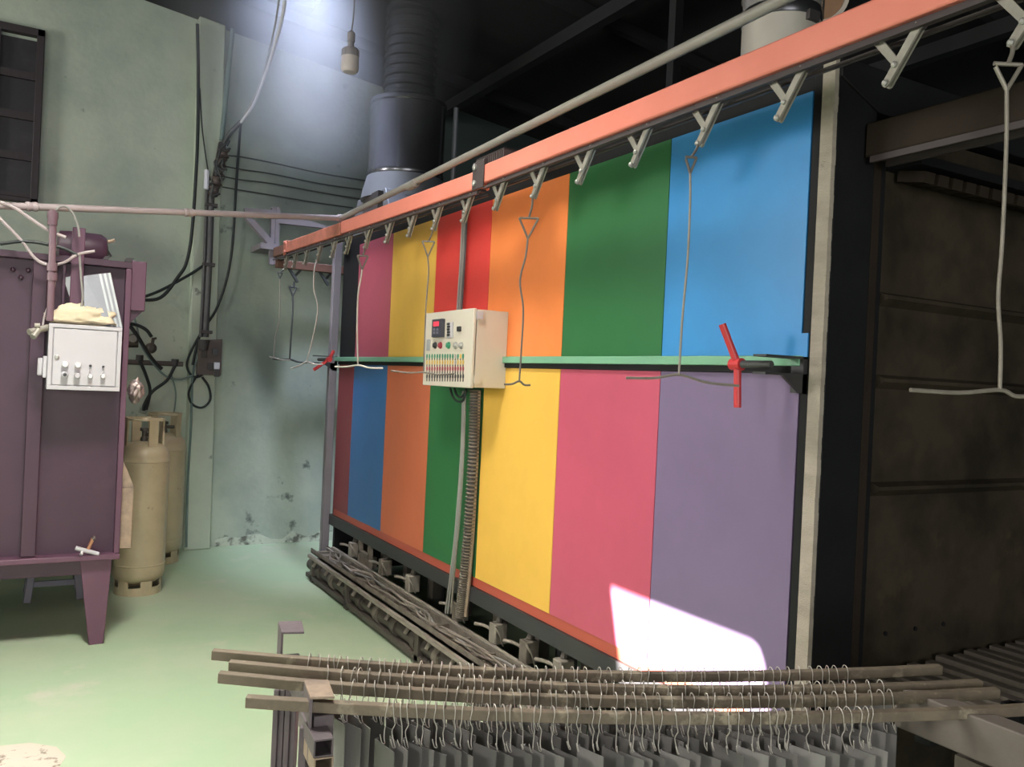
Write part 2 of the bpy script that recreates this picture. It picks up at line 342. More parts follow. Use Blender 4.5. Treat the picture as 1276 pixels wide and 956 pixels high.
# ------------------------------------------------------------------ curing oven
FX = 2.16
oven = thing('curing_oven', (3.4, 4.2, 0), 'large steel curing oven with a colour block painted side under an orange conveyor rail', 'oven')
B(2.185, 4.7, 1.99, 6.62, .39, 2.655).build('body', 'black', oven)
yb = [1.915, 2.606, 3.325, 4.078, 4.78, 5.505, 6.19, 6.40]
up = [('blue', 'bright blue upper panel'), ('green', 'green upper panel'), ('orange', 'orange upper panel'), ('red', 'bright red upper panel'), ('yellow', 'yellow upper panel'), ('maroon', 'dull red upper panel'), ('black', 'narrow black end panel')]
lo_ = [('purple', 'purple grey lower panel'), ('crimson', 'crimson pink lower panel'), ('yellow', 'yellow lower panel'), ('green', 'green lower panel'), ('dull_orange', 'dull orange lower panel'), ('deep_blue', 'blue lower panel'), ('brown_red', 'narrow brown red lower panel')]
for i in range(7):
    y0, y1 = yb[i] + .002, yb[i + 1] - .002
    kk = up[i][0]
    o = B(FX, FX + .03, y0, y1, 1.724, 2.575).build('upper_panel', 'black' if kk == 'black' else 'p_' + kk, oven); o['label'] = up[i][1]
    if i == 6: y1 = 6.54
    o = B(FX, FX + .03, y0, y1, .523, 1.664).build('lower_panel', 'p_' + lo_[i][0], oven); o['label'] = lo_[i][1]
B(FX + .004, FX + .03, 1.90, 6.54, .472, .521).build('bottom_strip', 'strip', oven)['label'] = 'red orange strip under the panels'
B(FX - .01, FX + .06, 1.90, 6.60, .388, .470).build('bottom_bar', 'base_bar', oven)
B(FX + .006, FX + .05, 1.90, 6.56, 2.577, 2.66).build('top_bar', 'black', oven)
B(FX + .0, FX + .05, 1.875, 1.912, .40, 2.66).build('edge_frame', 'black', oven, bevel=.003)
B(FX - .025, FX + .03, 1.90, 6.62, 1.689, 1.722).build('waist_rail', 'rail_green', oven, bevel=.003)['label'] = 'pale green rail across the panels'
B(FX - .012, FX + .03, 1.90, 6.54, 1.666, 1.688).build('waist_ledge', 'black', oven)
tp = MB()
for i in range(96):   # woven seal tape, each fold a little uneven
    z = .40 + i * .0237; d = .0007 * math.sin(i * .9) + random.uniform(-.0008, .0008)
    tp.box(FX - .006 + d * .5, FX + .012, 1.826 + d, 1.874 + d * .6, z, z + .0245)
o = tp.build('seal_tape', 'tape', oven); o['label'] = 'cream woven seal tape'; o['kind'] = 'stuff'
# far end post and legs
B(2.10, 2.16, 6.60, 6.66, 0, 2.64).build('end_post', 'bracket', oven, bevel=.004)['label'] = 'grey end post'
for y in (1.95, 3.45, 5.0, 6.45):
    B(2.34, 2.42, y, y + .08, 0, .40).build('leg', 'base_bar', oven)
for y in (1.95, 6.45): B(4.5, 4.6, y, y + .08, 0, .40).build('leg', 'base_bar', oven)
for i in range(9): B(2.25, 2.31, 2.7 + i * .42, 2.76 + i * .42, .22, .40).build('hanger_strap', 'dust_dark', oven)
B(4.6, 4.64, 2.0, 6.6, .05, .39).build('added_skirt', 'black', oven); B(2.19, 4.6, 6.56, 6.6, .02, .39).build('added_skirt', 'black', oven); B(2.3, 4.6, 1.99, 2.02, .05, .39).build('added_skirt', 'black', oven)  # unseen sheets added to block light from reaching under the oven
# near end: post, header, ribbed sheet, grating under the roof
EY = 1.86
B(2.173, 2.36, 1.826, 1.99, .05, 2.66).build('end_frame', 'black', oven, bevel=.004)
B(2.36, 2.40, 1.845, 1.99, .05, 2.42).build('angle_edge', 'brown_steel', oven, bevel=.003)
B(2.402, 2.428, 1.85, 1.99, .05, 2.40).build('angle_edge', 'brown_steel', oven, bevel=.003)
B(2.43, 2.455, 1.855, 1.99, .05, 2.40).build('angle_edge', 'black', oven, bevel=.003)
MB().prism([(2.175, 1.818, 2.66), (4.7, 1.818, 2.66), (4.7, 1.818, 2.50), (2.36, 1.818, 2.52), (2.175, 1.818, 2.60)], (0, .17, 0)).build('header', 'black', oven, bevel=.004)
B(2.455, 4.7, EY, 1.99, .05, 2.50).build('end_sheet', 'black_wall', oven)
for z in (1.94, 1.665, 1.305):
    MB().prism([(2.456, EY, z + .012), (2.456, EY - .035, z), (2.456, EY - .035, z - .012), (2.456, EY, z - .035)], (2.24, 0, 0)).build('rib', 'black_wall', oven)
for i in range(3): MB().cyl((2.57 + .16 * i, EY - .006, .80), (2.57 + .16 * i, EY, .80), .008, n=8).build('rivet', 'black', oven)
for i in range(16):
    x = 2.52 + i * .075
    MB().obox((x, EY - .07, 2.33), (.026, 0, 0), (0, .05, .01), (0, -.002, .018)).build('vent_block', 'brown_steel', oven)
B(2.46, 4.7, EY - .13, EY, 2.355, 2.385).build('vent_ledge', 'black', oven)
# clamps
def clamp(y, z, sgn, c_at, h1, h2):
    x = FX - .15
    cl = MB().box(FX - .185, FX, y, y + sgn * .055, z + .024, z + .031).box(FX - .185, FX, y, y + sgn * .055, z - .031, z - .024).prism([(FX - .11, y, z - .031), (FX, y, z - .031), (FX, y, z - .085), (FX - .03, y, z - .085)], (0, sgn * .012, 0)).box(FX - .02, FX, y, y + sgn * .05, z - .085, z + .031).build('clamp', 'base_bar', oven)
    sc = MB(); p0 = V((x, y + sgn * .01, z)); p1 = V((x, c_at, z)); n = 44
    prof = [(.013 if i % 2 else .0105, (p1 - p0).length * i / n) for i in range(n + 1)]
    sc.lathe(p0, prof, 12, p1 - p0).build('clamp_screw', 'screw', cl)
    hd = MB().cyl(p1 - V((0, .02 * sgn, 0)), p1 + V((0, .025 * sgn, 0)), .02, n=16)
    hd.tube([p1 + V(h1) * .02, p1 + V(h1)], .0125, 12).tube([p1 + V(h2) * .02, p1 + V(h2)], .0125, 12)
    hd.build('clamp_handle', 'red', cl)['label'] = 'red clamp handle'
cp = at(919, 454, X=FX - .15)
clamp(1.885, cp.z, 1, cp.y, at(900, 404, D=(cp - CAM).dot(FW)) - cp, at(919, 508, D=(cp - CAM).dot(FW)) - cp)
cp2 = at(411, 448, X=FX - .15)
clamp(6.60, cp2.z, 1, cp2.y + .02, at(417, 437, D=(cp2 - CAM).dot(FW)) - cp2, at(392, 461, D=(cp2 - CAM).dot(FW)) - cp2)
B(FX - .006, FX, 1.885, 2.02, 1.712, 1.795).build('blue_tab', 'p_blue', oven)

# control box on the oven
cb = thing('control_box', (2.055, 4.14, 1.556), 'cream electric control box with rows of coloured switches on the striped oven side', 'control box')
cbx, y0c, y1c, z0c, z1c = 1.955, 3.84, 4.43, 1.556, 1.954
B(cbx + .022, FX - .001, y0c, y1c, z0c, z1c).build('box_body', 'cream_box', cb, bevel=.004)
door = B(cbx, cbx + .016, y0c - .004, y1c + .004, z0c - .004, z1c + .004).build('box_door', 'cream_box', cb, bevel=.003)
def fpt(px, py): return at(px, py, X=cbx)
def facebox(name, px0, py0, px1, py1, d, m, par, bev=.002):
    a, b = fpt(px0, py0), fpt(px1, py1)
    return B(cbx - d, cbx, a.y, b.y, a.z, b.z).build(name, m, par, bevel=bev)
dis = facebox('temperature_display', 542.5, 398.5, 554, 420, .02, 'display', door)
a, b = fpt(544.5, 401.5), fpt(551, 406.5)
B(cbx - .0215, cbx - .019, a.y, b.y, a.z, b.z).build('led_screen', 'led', dis)
for q in range(4):
    a = fpt(545 + (q % 2) * 4, 411 + (q // 2) * 4); B(cbx - .0215, cbx - .019, a.y - .012, a.y + .012, a.z - .006, a.z + .006).build('key', 'stool', dis)
tm = facebox('counter_plate', 558.5, 402, 564.5, 421, .006, 'white_box', door)
for q in range(5):
    a = fpt(560.5 + .3 * (q % 2), 404 + q * 3.4); B(cbx - .012, cbx - .005, a.y - .012, a.y + .014, a.z - .006, a.z + .006).build('counter_digit', 'dark_knob', tm)
facebox('rotary_switch', 571.6, 407, 574.8, 413, .012, 'dark_knob', door)
facebox('meter_window', 533.2, 423, 536, 437, .008, 'sheet', door)
for q, (px, mk) in enumerate(((543, 'dark_knob'), (549.5, 'red_lamp'), (559.5, 'green_lamp'), (568.5, 'bolt'), (575.3, 'bolt'))):
    a = fpt(px, 430.5); MB().lathe(a, [(.019, 0), (.019, .006), (.014, .008), (.013, .015), (.009, .017)], 12, (-1, 0, 0)).build('push_button', mk, door)
shade_marks = MB()  # dark marks that paint the shade below each lamp and switch
for r, (mk, py, m2) in enumerate((('green_lamp', 444, 'green_lamp'), ('yellow_lamp', 451.5, 'yellow_lamp'), ('red_lamp', 459.5, 'red_lamp'), ('dark_knob', 469, 'dark_knob'))):
    for q in range(15):
        a = fpt(532.3 + q * 3.22, py)
        mq = m2 if not (r < 2 and q in (11, 13)) else ('bolt' if q == 11 else 'yellow_lamp')
        mb = MB().prism([(cbx, a.y + .0085 * math.cos(g), a.z + .013 * math.sin(g)) for g in (k * math.pi / 4 for k in range(8))], (-.003, 0, 0))
        mb.build('indicator_lamp' if r < 3 else 'toggle_switch', mq, door)
        shade_marks.box(cbx - .002, cbx, a.y - .004, a.y + .004, a.z - .028, a.z - .012)
o = shade_marks.build('lamp_shade_marks', 'dark_knob', door); o['kind'] = 'stuff'
B(cbx + .016, cbx + .05, y0c - .012, y0c, z1c - .05, z1c - .01).build('box_hinge', 'white_box', cb)
B(cbx + .016, cbx + .05, y0c - .012, y0c, z0c + .02, z0c + .06).build('box_hinge', 'cream_box', cb)

# cables and conduit on the oven face
def pxpath(pts, **kw): return [at(x, y, **kw) for x, y in pts]
n = 0
for i, (dx, r, m) in enumerate(((0, .008, 'cable_grey'), (2.6, .007, 'cable_grey'), (4.8, .006, 'conduit'))):
    p = pxpath([(577 + dx, 262), (575.5 + dx, 300), (573 + dx, 345), (570 + dx, 389)], X=FX - .02)
    tag(T(smooth_path(p), r).build('cable', m), ['first grey cable running down the red panel into the control box top, farthest left', 'second grey cable on the red panel, between two others above the control box', 'dark cable on the red panel above the control box, right of two grey ones'][i], 'cable')
fc = MB(); pth = pxpath([(592, 487), (590, 560), (585, 650), (579, 720), (574, 768)], X=FX - .035)
P = smooth_path(pth, 20); L = len(P)
fl = thing('flexible_conduit', P[-1], 'ribbed flexible metal conduit running down the oven from the control box', 'conduit')
MB().tube(P, [.024] * L, 10).build('conduit_core', 'socket', fl)
rg = MB()
for i in range(0, 76):
    t = i / 75 * (L - 1); j = min(int(t), L - 2); c = P[j].lerp(P[j + 1], t - j); d = (P[j + 1] - P[j]).normalized()
    rg.lathe(c - d * .0055, [(.025, 0), (.032, .003), (.032, .008), (.025, .011)], 10, d, cap=False)
rg.build('conduit_ring', 'dust', fl)['kind'] = 'stuff'
p = pxpath([(596.5, 487), (594, 560), (589.5, 650), (584.5, 720), (580, 768)], X=FX - .02)
tag(MB().tube(smooth_path(p), .013).build('conduit_strip', 'stand_tan'), 'straight tan steel strip right beside the ribbed conduit below the control box', 'strip')
for i, (dx, r, m, ddx) in enumerate(((-7, .006, 'cable_grey', -9), (-5, .006, 'wire', -5), (-9, .006, 'cable_grey', -12))):
    p = pxpath([(584 + dx * .8, 487), (582 + dx * .8, 560), (577.5 + dx, 650), (572 + dx * 1.1, 710), (567 + ddx, 765)], X=FX - .05)
    tag(T(smooth_path(p), r).build('cable', m), ['thin grey cable hanging close left of the ribbed conduit, the middle one of three', 'thin steel coloured cable hanging right against the ribbed conduit', 'thin grey cable hanging left of the ribbed conduit, the outermost of three'][i], 'cable')
for i, q in enumerate(([(561, 484), (564, 494), (570, 500), (577, 499), (581, 487)], [(566, 484), (569, 492), (574, 495), (579, 490), (581, 484)])):
    tag(T(smooth_path(pxpath(q, X=FX - .07)), .007).build('cable_loop', 'cable'), ['outer black cable loop hanging under the control box', 'inner black cable loop hanging under the control box'][i], 'cable')

# ------------------------------------------------------------------ burner line under the oven
bl = thing('burner_line', (2.08, 4.9, 0), 'dusty gas burner line with cable trays and valve boxes along the oven foot', 'burner line')
bx = 2.03
MB().box(bx - .06, bx + .07, 3.0, 6.45, .20, .207).box(bx - .06, bx - .053, 3.0, 6.45, .20, .235).box(bx + .063, bx + .07, 3.0, 6.45, .20, .245).build('cable_tray', 'dust', bl)
B(bx + .085, bx + .11, 3.0, 6.40, .215, .245).build('burner_rail', 'dust_pale', bl, bevel=.003)
B(bx - .10, bx - .075, 3.0, 6.40, .175, .20).build('burner_rail', 'dust_pale', bl, bevel=.003)
T([(bx - .03, 3.0, .10), (bx - .03, 6.5, .10)], .045, 14).build('gas_pipe', 'dust_dark', bl)
T([(bx + .03, 3.0, .155), (bx + .03, 6.4, .155)], .025, 12).build('gas_pipe', 'dust_dark', bl)
B(bx - .09, bx + .12, 3.0, 6.46, .02, .05).build('base_plate', 'dust_dark', bl)
for i in range(11):
    y = 3.2 + i * .3
    MB().cyl((bx - .03, y - .03, .10), (bx - .03, y + .03, .10), .06, n=12).build('pipe_joint', 'dust' if i % 3 == 0 else 'dust_dark', bl)
    MB().cyl((bx - .085, y + .1, .12), (bx - .06, y + .1, .16), .013, n=8).build('pipe_plug', 'dust_pale', bl)
random.seed(12)
for q in range(5):
    pts = []; y = 3.05
    while y < 6.4:
        pts.append((bx + random.uniform(-.045, .055), y, .222 + random.uniform(-.006, .03))); y += random.uniform(.12, .3)
    T(smooth_path(pts, 4), random.uniform(.004, .008), 6).build('tray_cable', random.choice(['dust', 'dust_pale', 'cable_grey', 'dust_pale']), bl)
for q in range(12):
    y = 3.15 + q * .27; B(bx - .05, bx + .06, y, y + .018, .207, .236).build('tray_clip', 'dust', bl)
for i, y in enumerate((6.02, 5.40, 4.93, 4.25, 3.81, 3.50, 3.2)):
    bxx = bx + .10
    vb = B(bxx, bxx + .075, y - .035, y + .035, .245, .35).build('valve_box', 'dust' if i % 2 else 'dust_pale', bl, bevel=.006)
    T(smooth_path([(bxx + .03, y + .04, .30), (bxx + .0, y + .09, .315), (bxx - .02, y + .15, .31)], 4), .009, 8).build('valve_lever', 'dust_pale', vb)
    T(smooth_path([(bxx + .01, y - .036, .33), (bxx - .015, y - .06, .345), (bxx + .0, y - .085, .31), (bxx + .03, y - .07, .25)], 5), .005, 6).build('valve_cable', 'dust_pale', vb)
    MB().cyl((bxx + .04, y, .35), (bxx + .07, y + .01, .42), .02, n=10).build('valve_pipe', 'dust_dark', vb)
fr = MB()
for y in (5.66, 5.86): fr.box(bx + .11, bx + .14, y - .015, y + .015, .22, .39)
fr.box(bx + .11, bx + .14, 5.65, 5.87, .30, .325); fr.box(bx + .115, bx + .19, 5.69, 5.83, .22, .30)
fr.build('burner_frame', 'dust', bl)
for y in (3.1, 4.3, 5.5, 6.3): B(bx - .09, bx + .12, y, y + .05, 0, .175).build('foot', 'dust_dark', bl)

# ------------------------------------------------------------------ conveyor rail
BX = 1.8
cv = thing('conveyor_rail', (BX, 4, 2.48), 'orange conveyor rail with a hanging slot running along the oven top', 'conveyor rail')
def beam_seg(y0, z0, y1, z1, m, nm, h=.086, w=.07):
    MB().bar((BX + w / 2, y0, z0 + h / 2), (BX + w / 2, y1, z1 + h / 2), w, h).build(nm, m, cv, bevel=.007)
    MB().bar((BX + w / 2, y0, z0 - .006), (BX + w / 2, y1, z1 - .006), .03, .012).build('slot', 'slot', cv)
    MB().bar((BX + .006, y0, z0 - .022), (BX + .006, y1, z1 - .022), .012, .010).build('slot_lip', 'slot', cv)
    MB().bar((BX + w - .006, y0, z0 - .022), (BX + w - .006, y1, z1 - .022), .012, .010).build('slot_lip', 'slot', cv)
    MB().bar((BX + .003, y0, z0 - .012), (BX + .003, y1, z1 - .012), .004, .026).build('slot_side', 'slot', cv) if False else None
beam_seg(.2, 2.512, 3.50, 2.506, 'beam', 'rail_section')
beam_seg(3.56, 2.492, 5.56, 2.53, 'beam', 'rail_section')
beam_seg(5.58, 2.527, 6.95, 2.556, 'beam_rust', 'rail_section')
beam_seg(6.98, 2.55, 7.36, 2.56, 'beam_end', 'rail_section', .082)
# return leg behind the oven end
MB().box(1.83, 3.3, 7.33, 7.40, 2.475, 2.545).build('return_rail', 'beam_end', cv, bevel=.005)
# joint
jt = MB().box(BX - .008, BX, 3.49, 3.60, 2.485, 2.615).box(BX, BX + .09, 3.50, 3.58, 2.592, 2.625).build('joint_plate', 'slot', cv, bevel=.003)
for z in (2.515, 2.59): MB().lathe((BX - .008, 3.57, z), [(.015, 0), (.015, .009), (.008, .013)], 8, (-1, 0, 0)).build('bolt', 'bolt', jt)
jt2 = MB().box(BX - .006, BX, 6.93, 7.0, 2.535, 2.655).box(BX, BX + .085, 6.9, 7.0, 2.636, 2.65).build('joint_plate', 'beam_rust', cv, bevel=.003)
for z in (2.56, 2.635): MB().lathe((BX - .006, 6.95, z), [(.016, 0), (.016, .01), (.009, .014)], 8, (-1, 0, 0)).build('bolt', 'beam_rust', jt2)
ch = MB()
for i in range(14): ch.box(BX + .02, BX + .16, 3.35 + i * .02, 3.362 + i * .02, 2.60, 2.64)
ch.box(BX + .02, BX + .16, 3.35, 3.62, 2.636, 2.642).build('drive_chain', 'slot', cv)
for i in range(3): tag(T(smooth_path([(BX + .04 + .02 * i, 3.66 + .012 * i, 2.55), (BX + .03 + .02 * i, 3.65 + .012 * i, 2.615), (BX + .06 + .02 * i, 3.60, 2.65), (BX + .11, 3.5, 2.652)]), .007).build('rail_cable', 'cable_grey', cv), None)
# the inner rail coming out of the oven end
ir = thing('inner_rail', (2.3, 1.2, 2.36), 'dark brown box rail coming out of the oven end at upper right', 'conveyor rail')
B(2.3, 2.39, .55, 1.82, 2.365, 2.474).build('rail_tube', 'brown_steel', ir, bevel=.006)
B(2.30, 2.312, .55, 1.80, 2.345, 2.365).build('slot_lip', 'slot', ir); B(2.378, 2.39, .55, 1.80, 2.345, 2.365).build('slot_lip', 'slot', ir)
# rail bracket on the wall
br = thing('wall_bracket', (1.8, 7.4, 2.62), 'grey triangular steel bracket holding the far rail end at the wall', 'bracket')
MB().prism([at(305, 259, Y=7.42), at(344, 262, Y=7.42), at(344, 273, Y=7.42), at(306, 268, Y=7.42)], (0, .05, 0)).build('bracket_arm', 'bracket', br)
MB().prism([at(345, 263, Y=7.42), at(436, 290, Y=7.42), at(420, 286, Y=7.42), at(346, 278, Y=7.42)], (0, .05, 0)).build('bracket_arm', 'bracket', br)
MB().bar(at(306, 268, Y=7.44), at(338, 305, Y=7.44), .05, .07, (0, 1, 0)).build('bracket_brace', 'bracket', br)
for px in (340.5, 346): MB().bar(at(px, 259, Y=7.45), at(px - 3, 330, Y=7.45), .035, .05, (0, 1, 0)).build('bracket_post', 'bracket', br)
B(1.7, 1.86, 7.40, 7.75, 2.63, 2.68).build('bracket_post', 'bracket', br)

# ------------------------------------------------------------------ trolley hooks under the rail
def flat(mb, a, b, w, t):
    """flat strip in the rail plane from a to b with rounded look"""
    a, b = V(a), V(b); d = (b - a).normalized(); s = d.cross(V((1, 0, 0))).normalized() * w / 2
    e = d * w * .3
    mb.prism([a - s, a + s, b + s * .9, b + e + s * .5, b + e - s * .5, b - s * .9], (t, 0, 0)); return mb
def trolley(m, nm='trolley_hook'):
    r = bpy.data.objects.new(nm, None); COL.objects.link(r); ORG[r.name] = V((0, 0, 0)); r.empty_display_size = .03
    flat(MB(), (-.005, -.062, .070), (-.005, .024, -.052), .022, .006).build('long_arm', m, r)
    flat(MB(), (.003, .062, .072), (.003, .0, -.006), .022, .006).build('short_arm', m, r)
    flat(MB(), (.012, -.057, .068), (.012, .026, -.052), .02, .006).build('back_arm', m, r)
    for y, z in ((-.002, -.012), (.022, -.050)):
        MB().lathe((-.004, y, z), [(.008, 0), (.008, .007), (.004, .010)], 8, (-1, 0, 0)).build('bolt', 'bolt' if m == 'hook' else m, r)
    for y in (-.060, .058): MB().cyl((-.004, y, .068), (.016, y, .068), .011, n=10).build('roller', 'slot', r)
    return r
pal = trolley('hook'); drk = trolley('dark_hook')
ys = [(1270, 15, 'nearest the right edge of the photo, carrying a thick wire hanger'),
      (1110, 65, 'second from the right edge, bare, just right of the cream seal tape'),
      (972, 118, 'bare, in front of the right half of the blue panel'),
      (872, 150, 'at the blue panel left edge, carrying a wire hanger'),
      (788, 180, 'bare, near the top right of the green panel'),
      (720, 205, 'bare, at the top left corner of the green panel'),
      (663, 228, 'on the orange panel, carrying a hanger with a dark triangle'),
      (615, 245, 'bare, at the border of the red and orange panels'),
      (575, 258, 'bare, beside the cables that run down the red panel'),
      (538, 265, 'at the right of the yellow panel, carrying a hanger'),
      (507, 275, 'bare, at the top left of the yellow panel'),
      (479, 285, 'bare, in front of the dull red panel'),
      (453, 293, 'at the left of the dull red panel, carrying a pale wire hanger'),
      (429, 300, 'bare, in front of the grey post at the oven far corner'),
      (411, 305, 'bare, first one left of the oven far corner'),
      (393, 322, 'over the wall, carrying a bent pale wire'),
      (377, 325, 'bare, second to the left of the bent pale wire'),
      (363, 330, 'small, third from the rail far end, in front of the wall'),
      (352, 335, 'small, second from the rail far end, carrying a thin wire')]
HY = []
for i, (px, py, t) in enumerate(ys):
    if i == 0: y = at(1270, 10, X=BX).y
    else: y = at(px, py, X=BX).y
    o = pal if i == 0 else copy_tree(pal)
    zr = 2.505 if y < 3.5 else 2.49 + (y - 3.5) * .019
    o.location = (BX + .02, y, zr - .078); HY.append((y, zr - .078))
    tag(o, 'Y-shaped rail hook ' + t, 'hook', 'trolley hooks on the orange rail')
for i, (px, py) in enumerate(((405, 352), (367, 345))):
    p = at(px, py, Y=7.36); o = drk if i == 0 else copy_tree(drk)
    o.location = (p.x, 7.36, 2.42); o.rotation_euler = (0, 0, -math.pi / 2)
    tag(o, ['dark Y-shaped trolley hook under the brown return rail, the bare one nearer the oven', 'dark Y-shaped trolley hook under the brown return rail, carrying a dark triangle hanger'][i], 'hook', 'trolley hooks on the return rail')

# wire hangers
def hanger(top, tri, joint, tip_l, tip_r, mids, label, m='rust_wire', r=.005, tri_w=.035, tri_h=.07, depth_dir=None, solid=False, tm=None):
    """top, tri, joint... are points in the plane; a hook stem, a triangle, a wavy stem and a two-pronged foot"""
    root = thing('wire_hanger', joint, label, 'hanger', 'wire hangers on the rail')
    side = (tip_r - tip_l).normalized()
    if tri is not None:
        a = tri - side * tri_w; b = tri + side * tri_w; c = tri - V((0, 0, tri_h))
        st = MB().tube(smooth_path([top + V((0, 0, .0)), top.lerp(tri, .5) + side * .004, tri], 4), r, 8)
        st.build('top_stem', tm or m, root)
        tr = MB().tube([a, b], r, 8).tube([b, c], r, 8).tube([a.lerp(c, .0 if not solid else .12), c], r, 8)
        tr.build('triangle', tm or m, root)
        start = c
    else: start = top
    T(smooth_path([start] + mids + [joint], 5), r * .9, 8).build('long_stem', m, root)
    T(smooth_path([tip_l, tip_l.lerp(joint, .55) - V((0, 0, .006)), joint, joint.lerp(tip_r, .45) - V((0, 0, .008)), tip_r], 5), r, 8).build('foot_prongs', m, root)
    return root
def hx(px, py, y, dx=0):
    """point at the depth of the hook at rail position y"""
    D = (V((BX + .02, y, 2.0)) - CAM).dot(FW); return at(px, py, D=D)
def hung(i, tri, joint, tl, trr, mids, label, **kw):
    y, z = HY[i]; top = V((BX + .02, y + .022, z - .045))
    hanger(top, hx(*tri, y) if tri else None, hx(*joint, y), hx(*tl, y), hx(*trr, y), [hx(*q, y) for q in mids], label, **kw)
hung(0, (1256, 80), (1246, 486), (1134, 486), (1290, 493), [(1254, 180), (1249, 300), (1244, 370), (1247, 430)], 'thick grey wire hanger with a triangle in front of the black ribbed oven end', m='wire', r=.0048, tri_w=.03, tri_h=.055, solid=True)
hung(3, (861, 196), (846, 467), (780, 471), (921, 481), [(860, 250), (857, 320), (850, 400)], 'wire hanger hanging before the border of the green and blue panels', m='wire', r=.0042, tri_w=.018, tri_h=.05, tm='rust_wire', solid=True)
hung(6, (659, 272), (647, 475), (628, 479), (661, 480), [(655, 320), (648, 350), (652, 385), (650, 430)], 'wire hanger with an open dark triangle before the orange panel', m='rust_wire', r=.0045, tri_w=.04, tri_h=.085)
hung(9, (534, 301), (528, 464), (487, 462), (566, 466), [(534, 340), (531, 380), (529, 430)], 'wire hanger with a dark triangle before the yellow panel, foot before the control box', m='rust_wire', r=.0045, tri_w=.032, tri_h=.08)
hung(12, (452, 319), (446, 455), (417, 457), (477, 459), [(450, 345), (446, 370), (445, 410)], 'pale wire hanger with a dark triangle before the dull red panel', m='pale_wire', r=.006, tri_w=.034, tri_h=.085, tm='rust_wire')
hung(15, None, (382, 451), (362, 459), (402, 454), [(392, 335), (391, 360), (396, 385), (390, 420)], 'pale bent wire hanger without triangle before the green wall', m='pale_wire', r=.006)
hung(18, (349, 340), (341, 446), (336, 444), (362, 449), [(349, 370), (348, 400), (343, 420)], 'thin grey wire hanger nearest the far rail end', m='wire', r=.005, tri_w=.02, tri_h=.05, tm='dark_hook')
q = V((drk.location)); dk = [o for o in COL.objects if o.name.startswith('trolley_hook') and abs(o.location.y - 7.36) < .01][-1].location
def wy(px, py): return at(px, py, Y=7.36)
hanger(V((dk.x, 7.36, dk.z - .05)), wy(365, 358), wy(361, 448), wy(339, 447), wy(383, 452), [wy(365, 385), wy(363, 415)], 'black wire hanger with a triangle under the brown return rail', m='dark_hook', r=.008, tri_w=.032, tri_h=.075)

# ------------------------------------------------------------------ pipes
pa, pb, pc = at(-60, 254, Y=5.15), at(425, 272, X=1.9), at(1010, -18, X=1.9)
gp = thing('gas_pipe', pb, 'long grey pipe along the rail top and left across the wall', 'pipe')
T([pb, pb.lerp(pc, .5) - V((0, 0, .004)), pc], .019, 12).build('pipe_run', 'pipe_grey', gp)
T([pa, pa.lerp(pb, .5), pb], .0195, 12).build('pipe_run', 'pipe', gp)
MB().lathe(pb, [(.0, -.03), (.024, -.03), (.028, 0), (.024, .03), (0, .03)], 12, pb - pa).build('pipe_elbow', 'pipe', gp)
for t in (.155, .525): 
    c = pa.lerp(pb, t); d = (pb - pa).normalized(); MB().lathe(c - d * .03, [(.02, 0), (.026, .005), (.026, .02), (.022, .03), (.026, .04), (.026, .055), (.02, .06)], 12, d).build('pipe_joint', 'pipe', gp)
c = pb.lerp(pc, .145 * 1.0); d = (pc - pb).normalized(); c = at(514, 230, X=1.9)
MB().lathe(c - d * .06, [(.02, 0), (.026, .005), (.026, .05), (.022, .06), (.026, .07), (.026, .115), (.02, .12)], 12, d).build('pipe_joint', 'pipe_grey', gp)
dp0 = at(66, 262, Y=5.17); dp1 = at(62, 400, Y=5.17)
T([dp0, at(65, 330, Y=5.17), dp1], .018, 12).build('drop_pipe', 'pipe_plum', gp)
for py in (333, 345): c = at(65, py, Y=5.17); MB().cyl(c - V((0, 0, .02)), c + V((0, 0, .02)), .025, n=12).build('pipe_joint', 'pipe_plum', gp)
MB().lathe(dp0 - V((0, 0, .08)), [(.024, 0), (.024, .03), (.027, .04), (.027, .07)], 12).build('pipe_tee', 'pipe_plum', gp)
vl = MB().cyl(at(60, 408, Y=5.15), at(36, 414, Y=5.08), .017, n=10).cyl(at(48, 411, Y=5.1), at(41, 420, Y=5.07), .016, n=10).cyl(at(50, 406, Y=5.1), at(43, 406, Y=5.1), .014, n=10)
vl.build('tap_valve', 'hook', gp)['label'] = 'small steel tap'

# ------------------------------------------------------------------ purple cabinet
CY = 5.32
pcab = thing('steel_cabinet', (-.6, 6.1, 0), 'dark plum steel cabinet on tapered legs at the left edge', 'cabinet')
B(-1.85, .49, CY + .03, 6.9, .50, 2.165).build('cabinet_body', 'purple', pcab, bevel=.004)
B(-1.85, .505, CY - .03, CY + .03, 2.135, 2.172).build('top_flange', 'purple', pcab, bevel=.003)
B(.475, .505, CY - .03, CY + .03, .50, 2.135).build('side_flange', 'purple_light', pcab, bevel=.003)
for px0, px1 in ((22, 41), (-190, -170)):
    x0, x1 = at(px0, 640, Y=CY).x, at(px1, 640, Y=CY).x
    MB().box(x0 + .02, x1 + .02, CY - .03, CY + .03, .52, 2.135).build('stile', 'purple', pcab, bevel=.004)
B(-1.85, .505, CY - .06, CY + .03, .485, .515).build('bottom_ledge', 'purple_light', pcab, bevel=.004)
B(-1.85, .47, CY - .01, 6.9, .40, .485).build('base_frame', 'purple', pcab, bevel=.004)
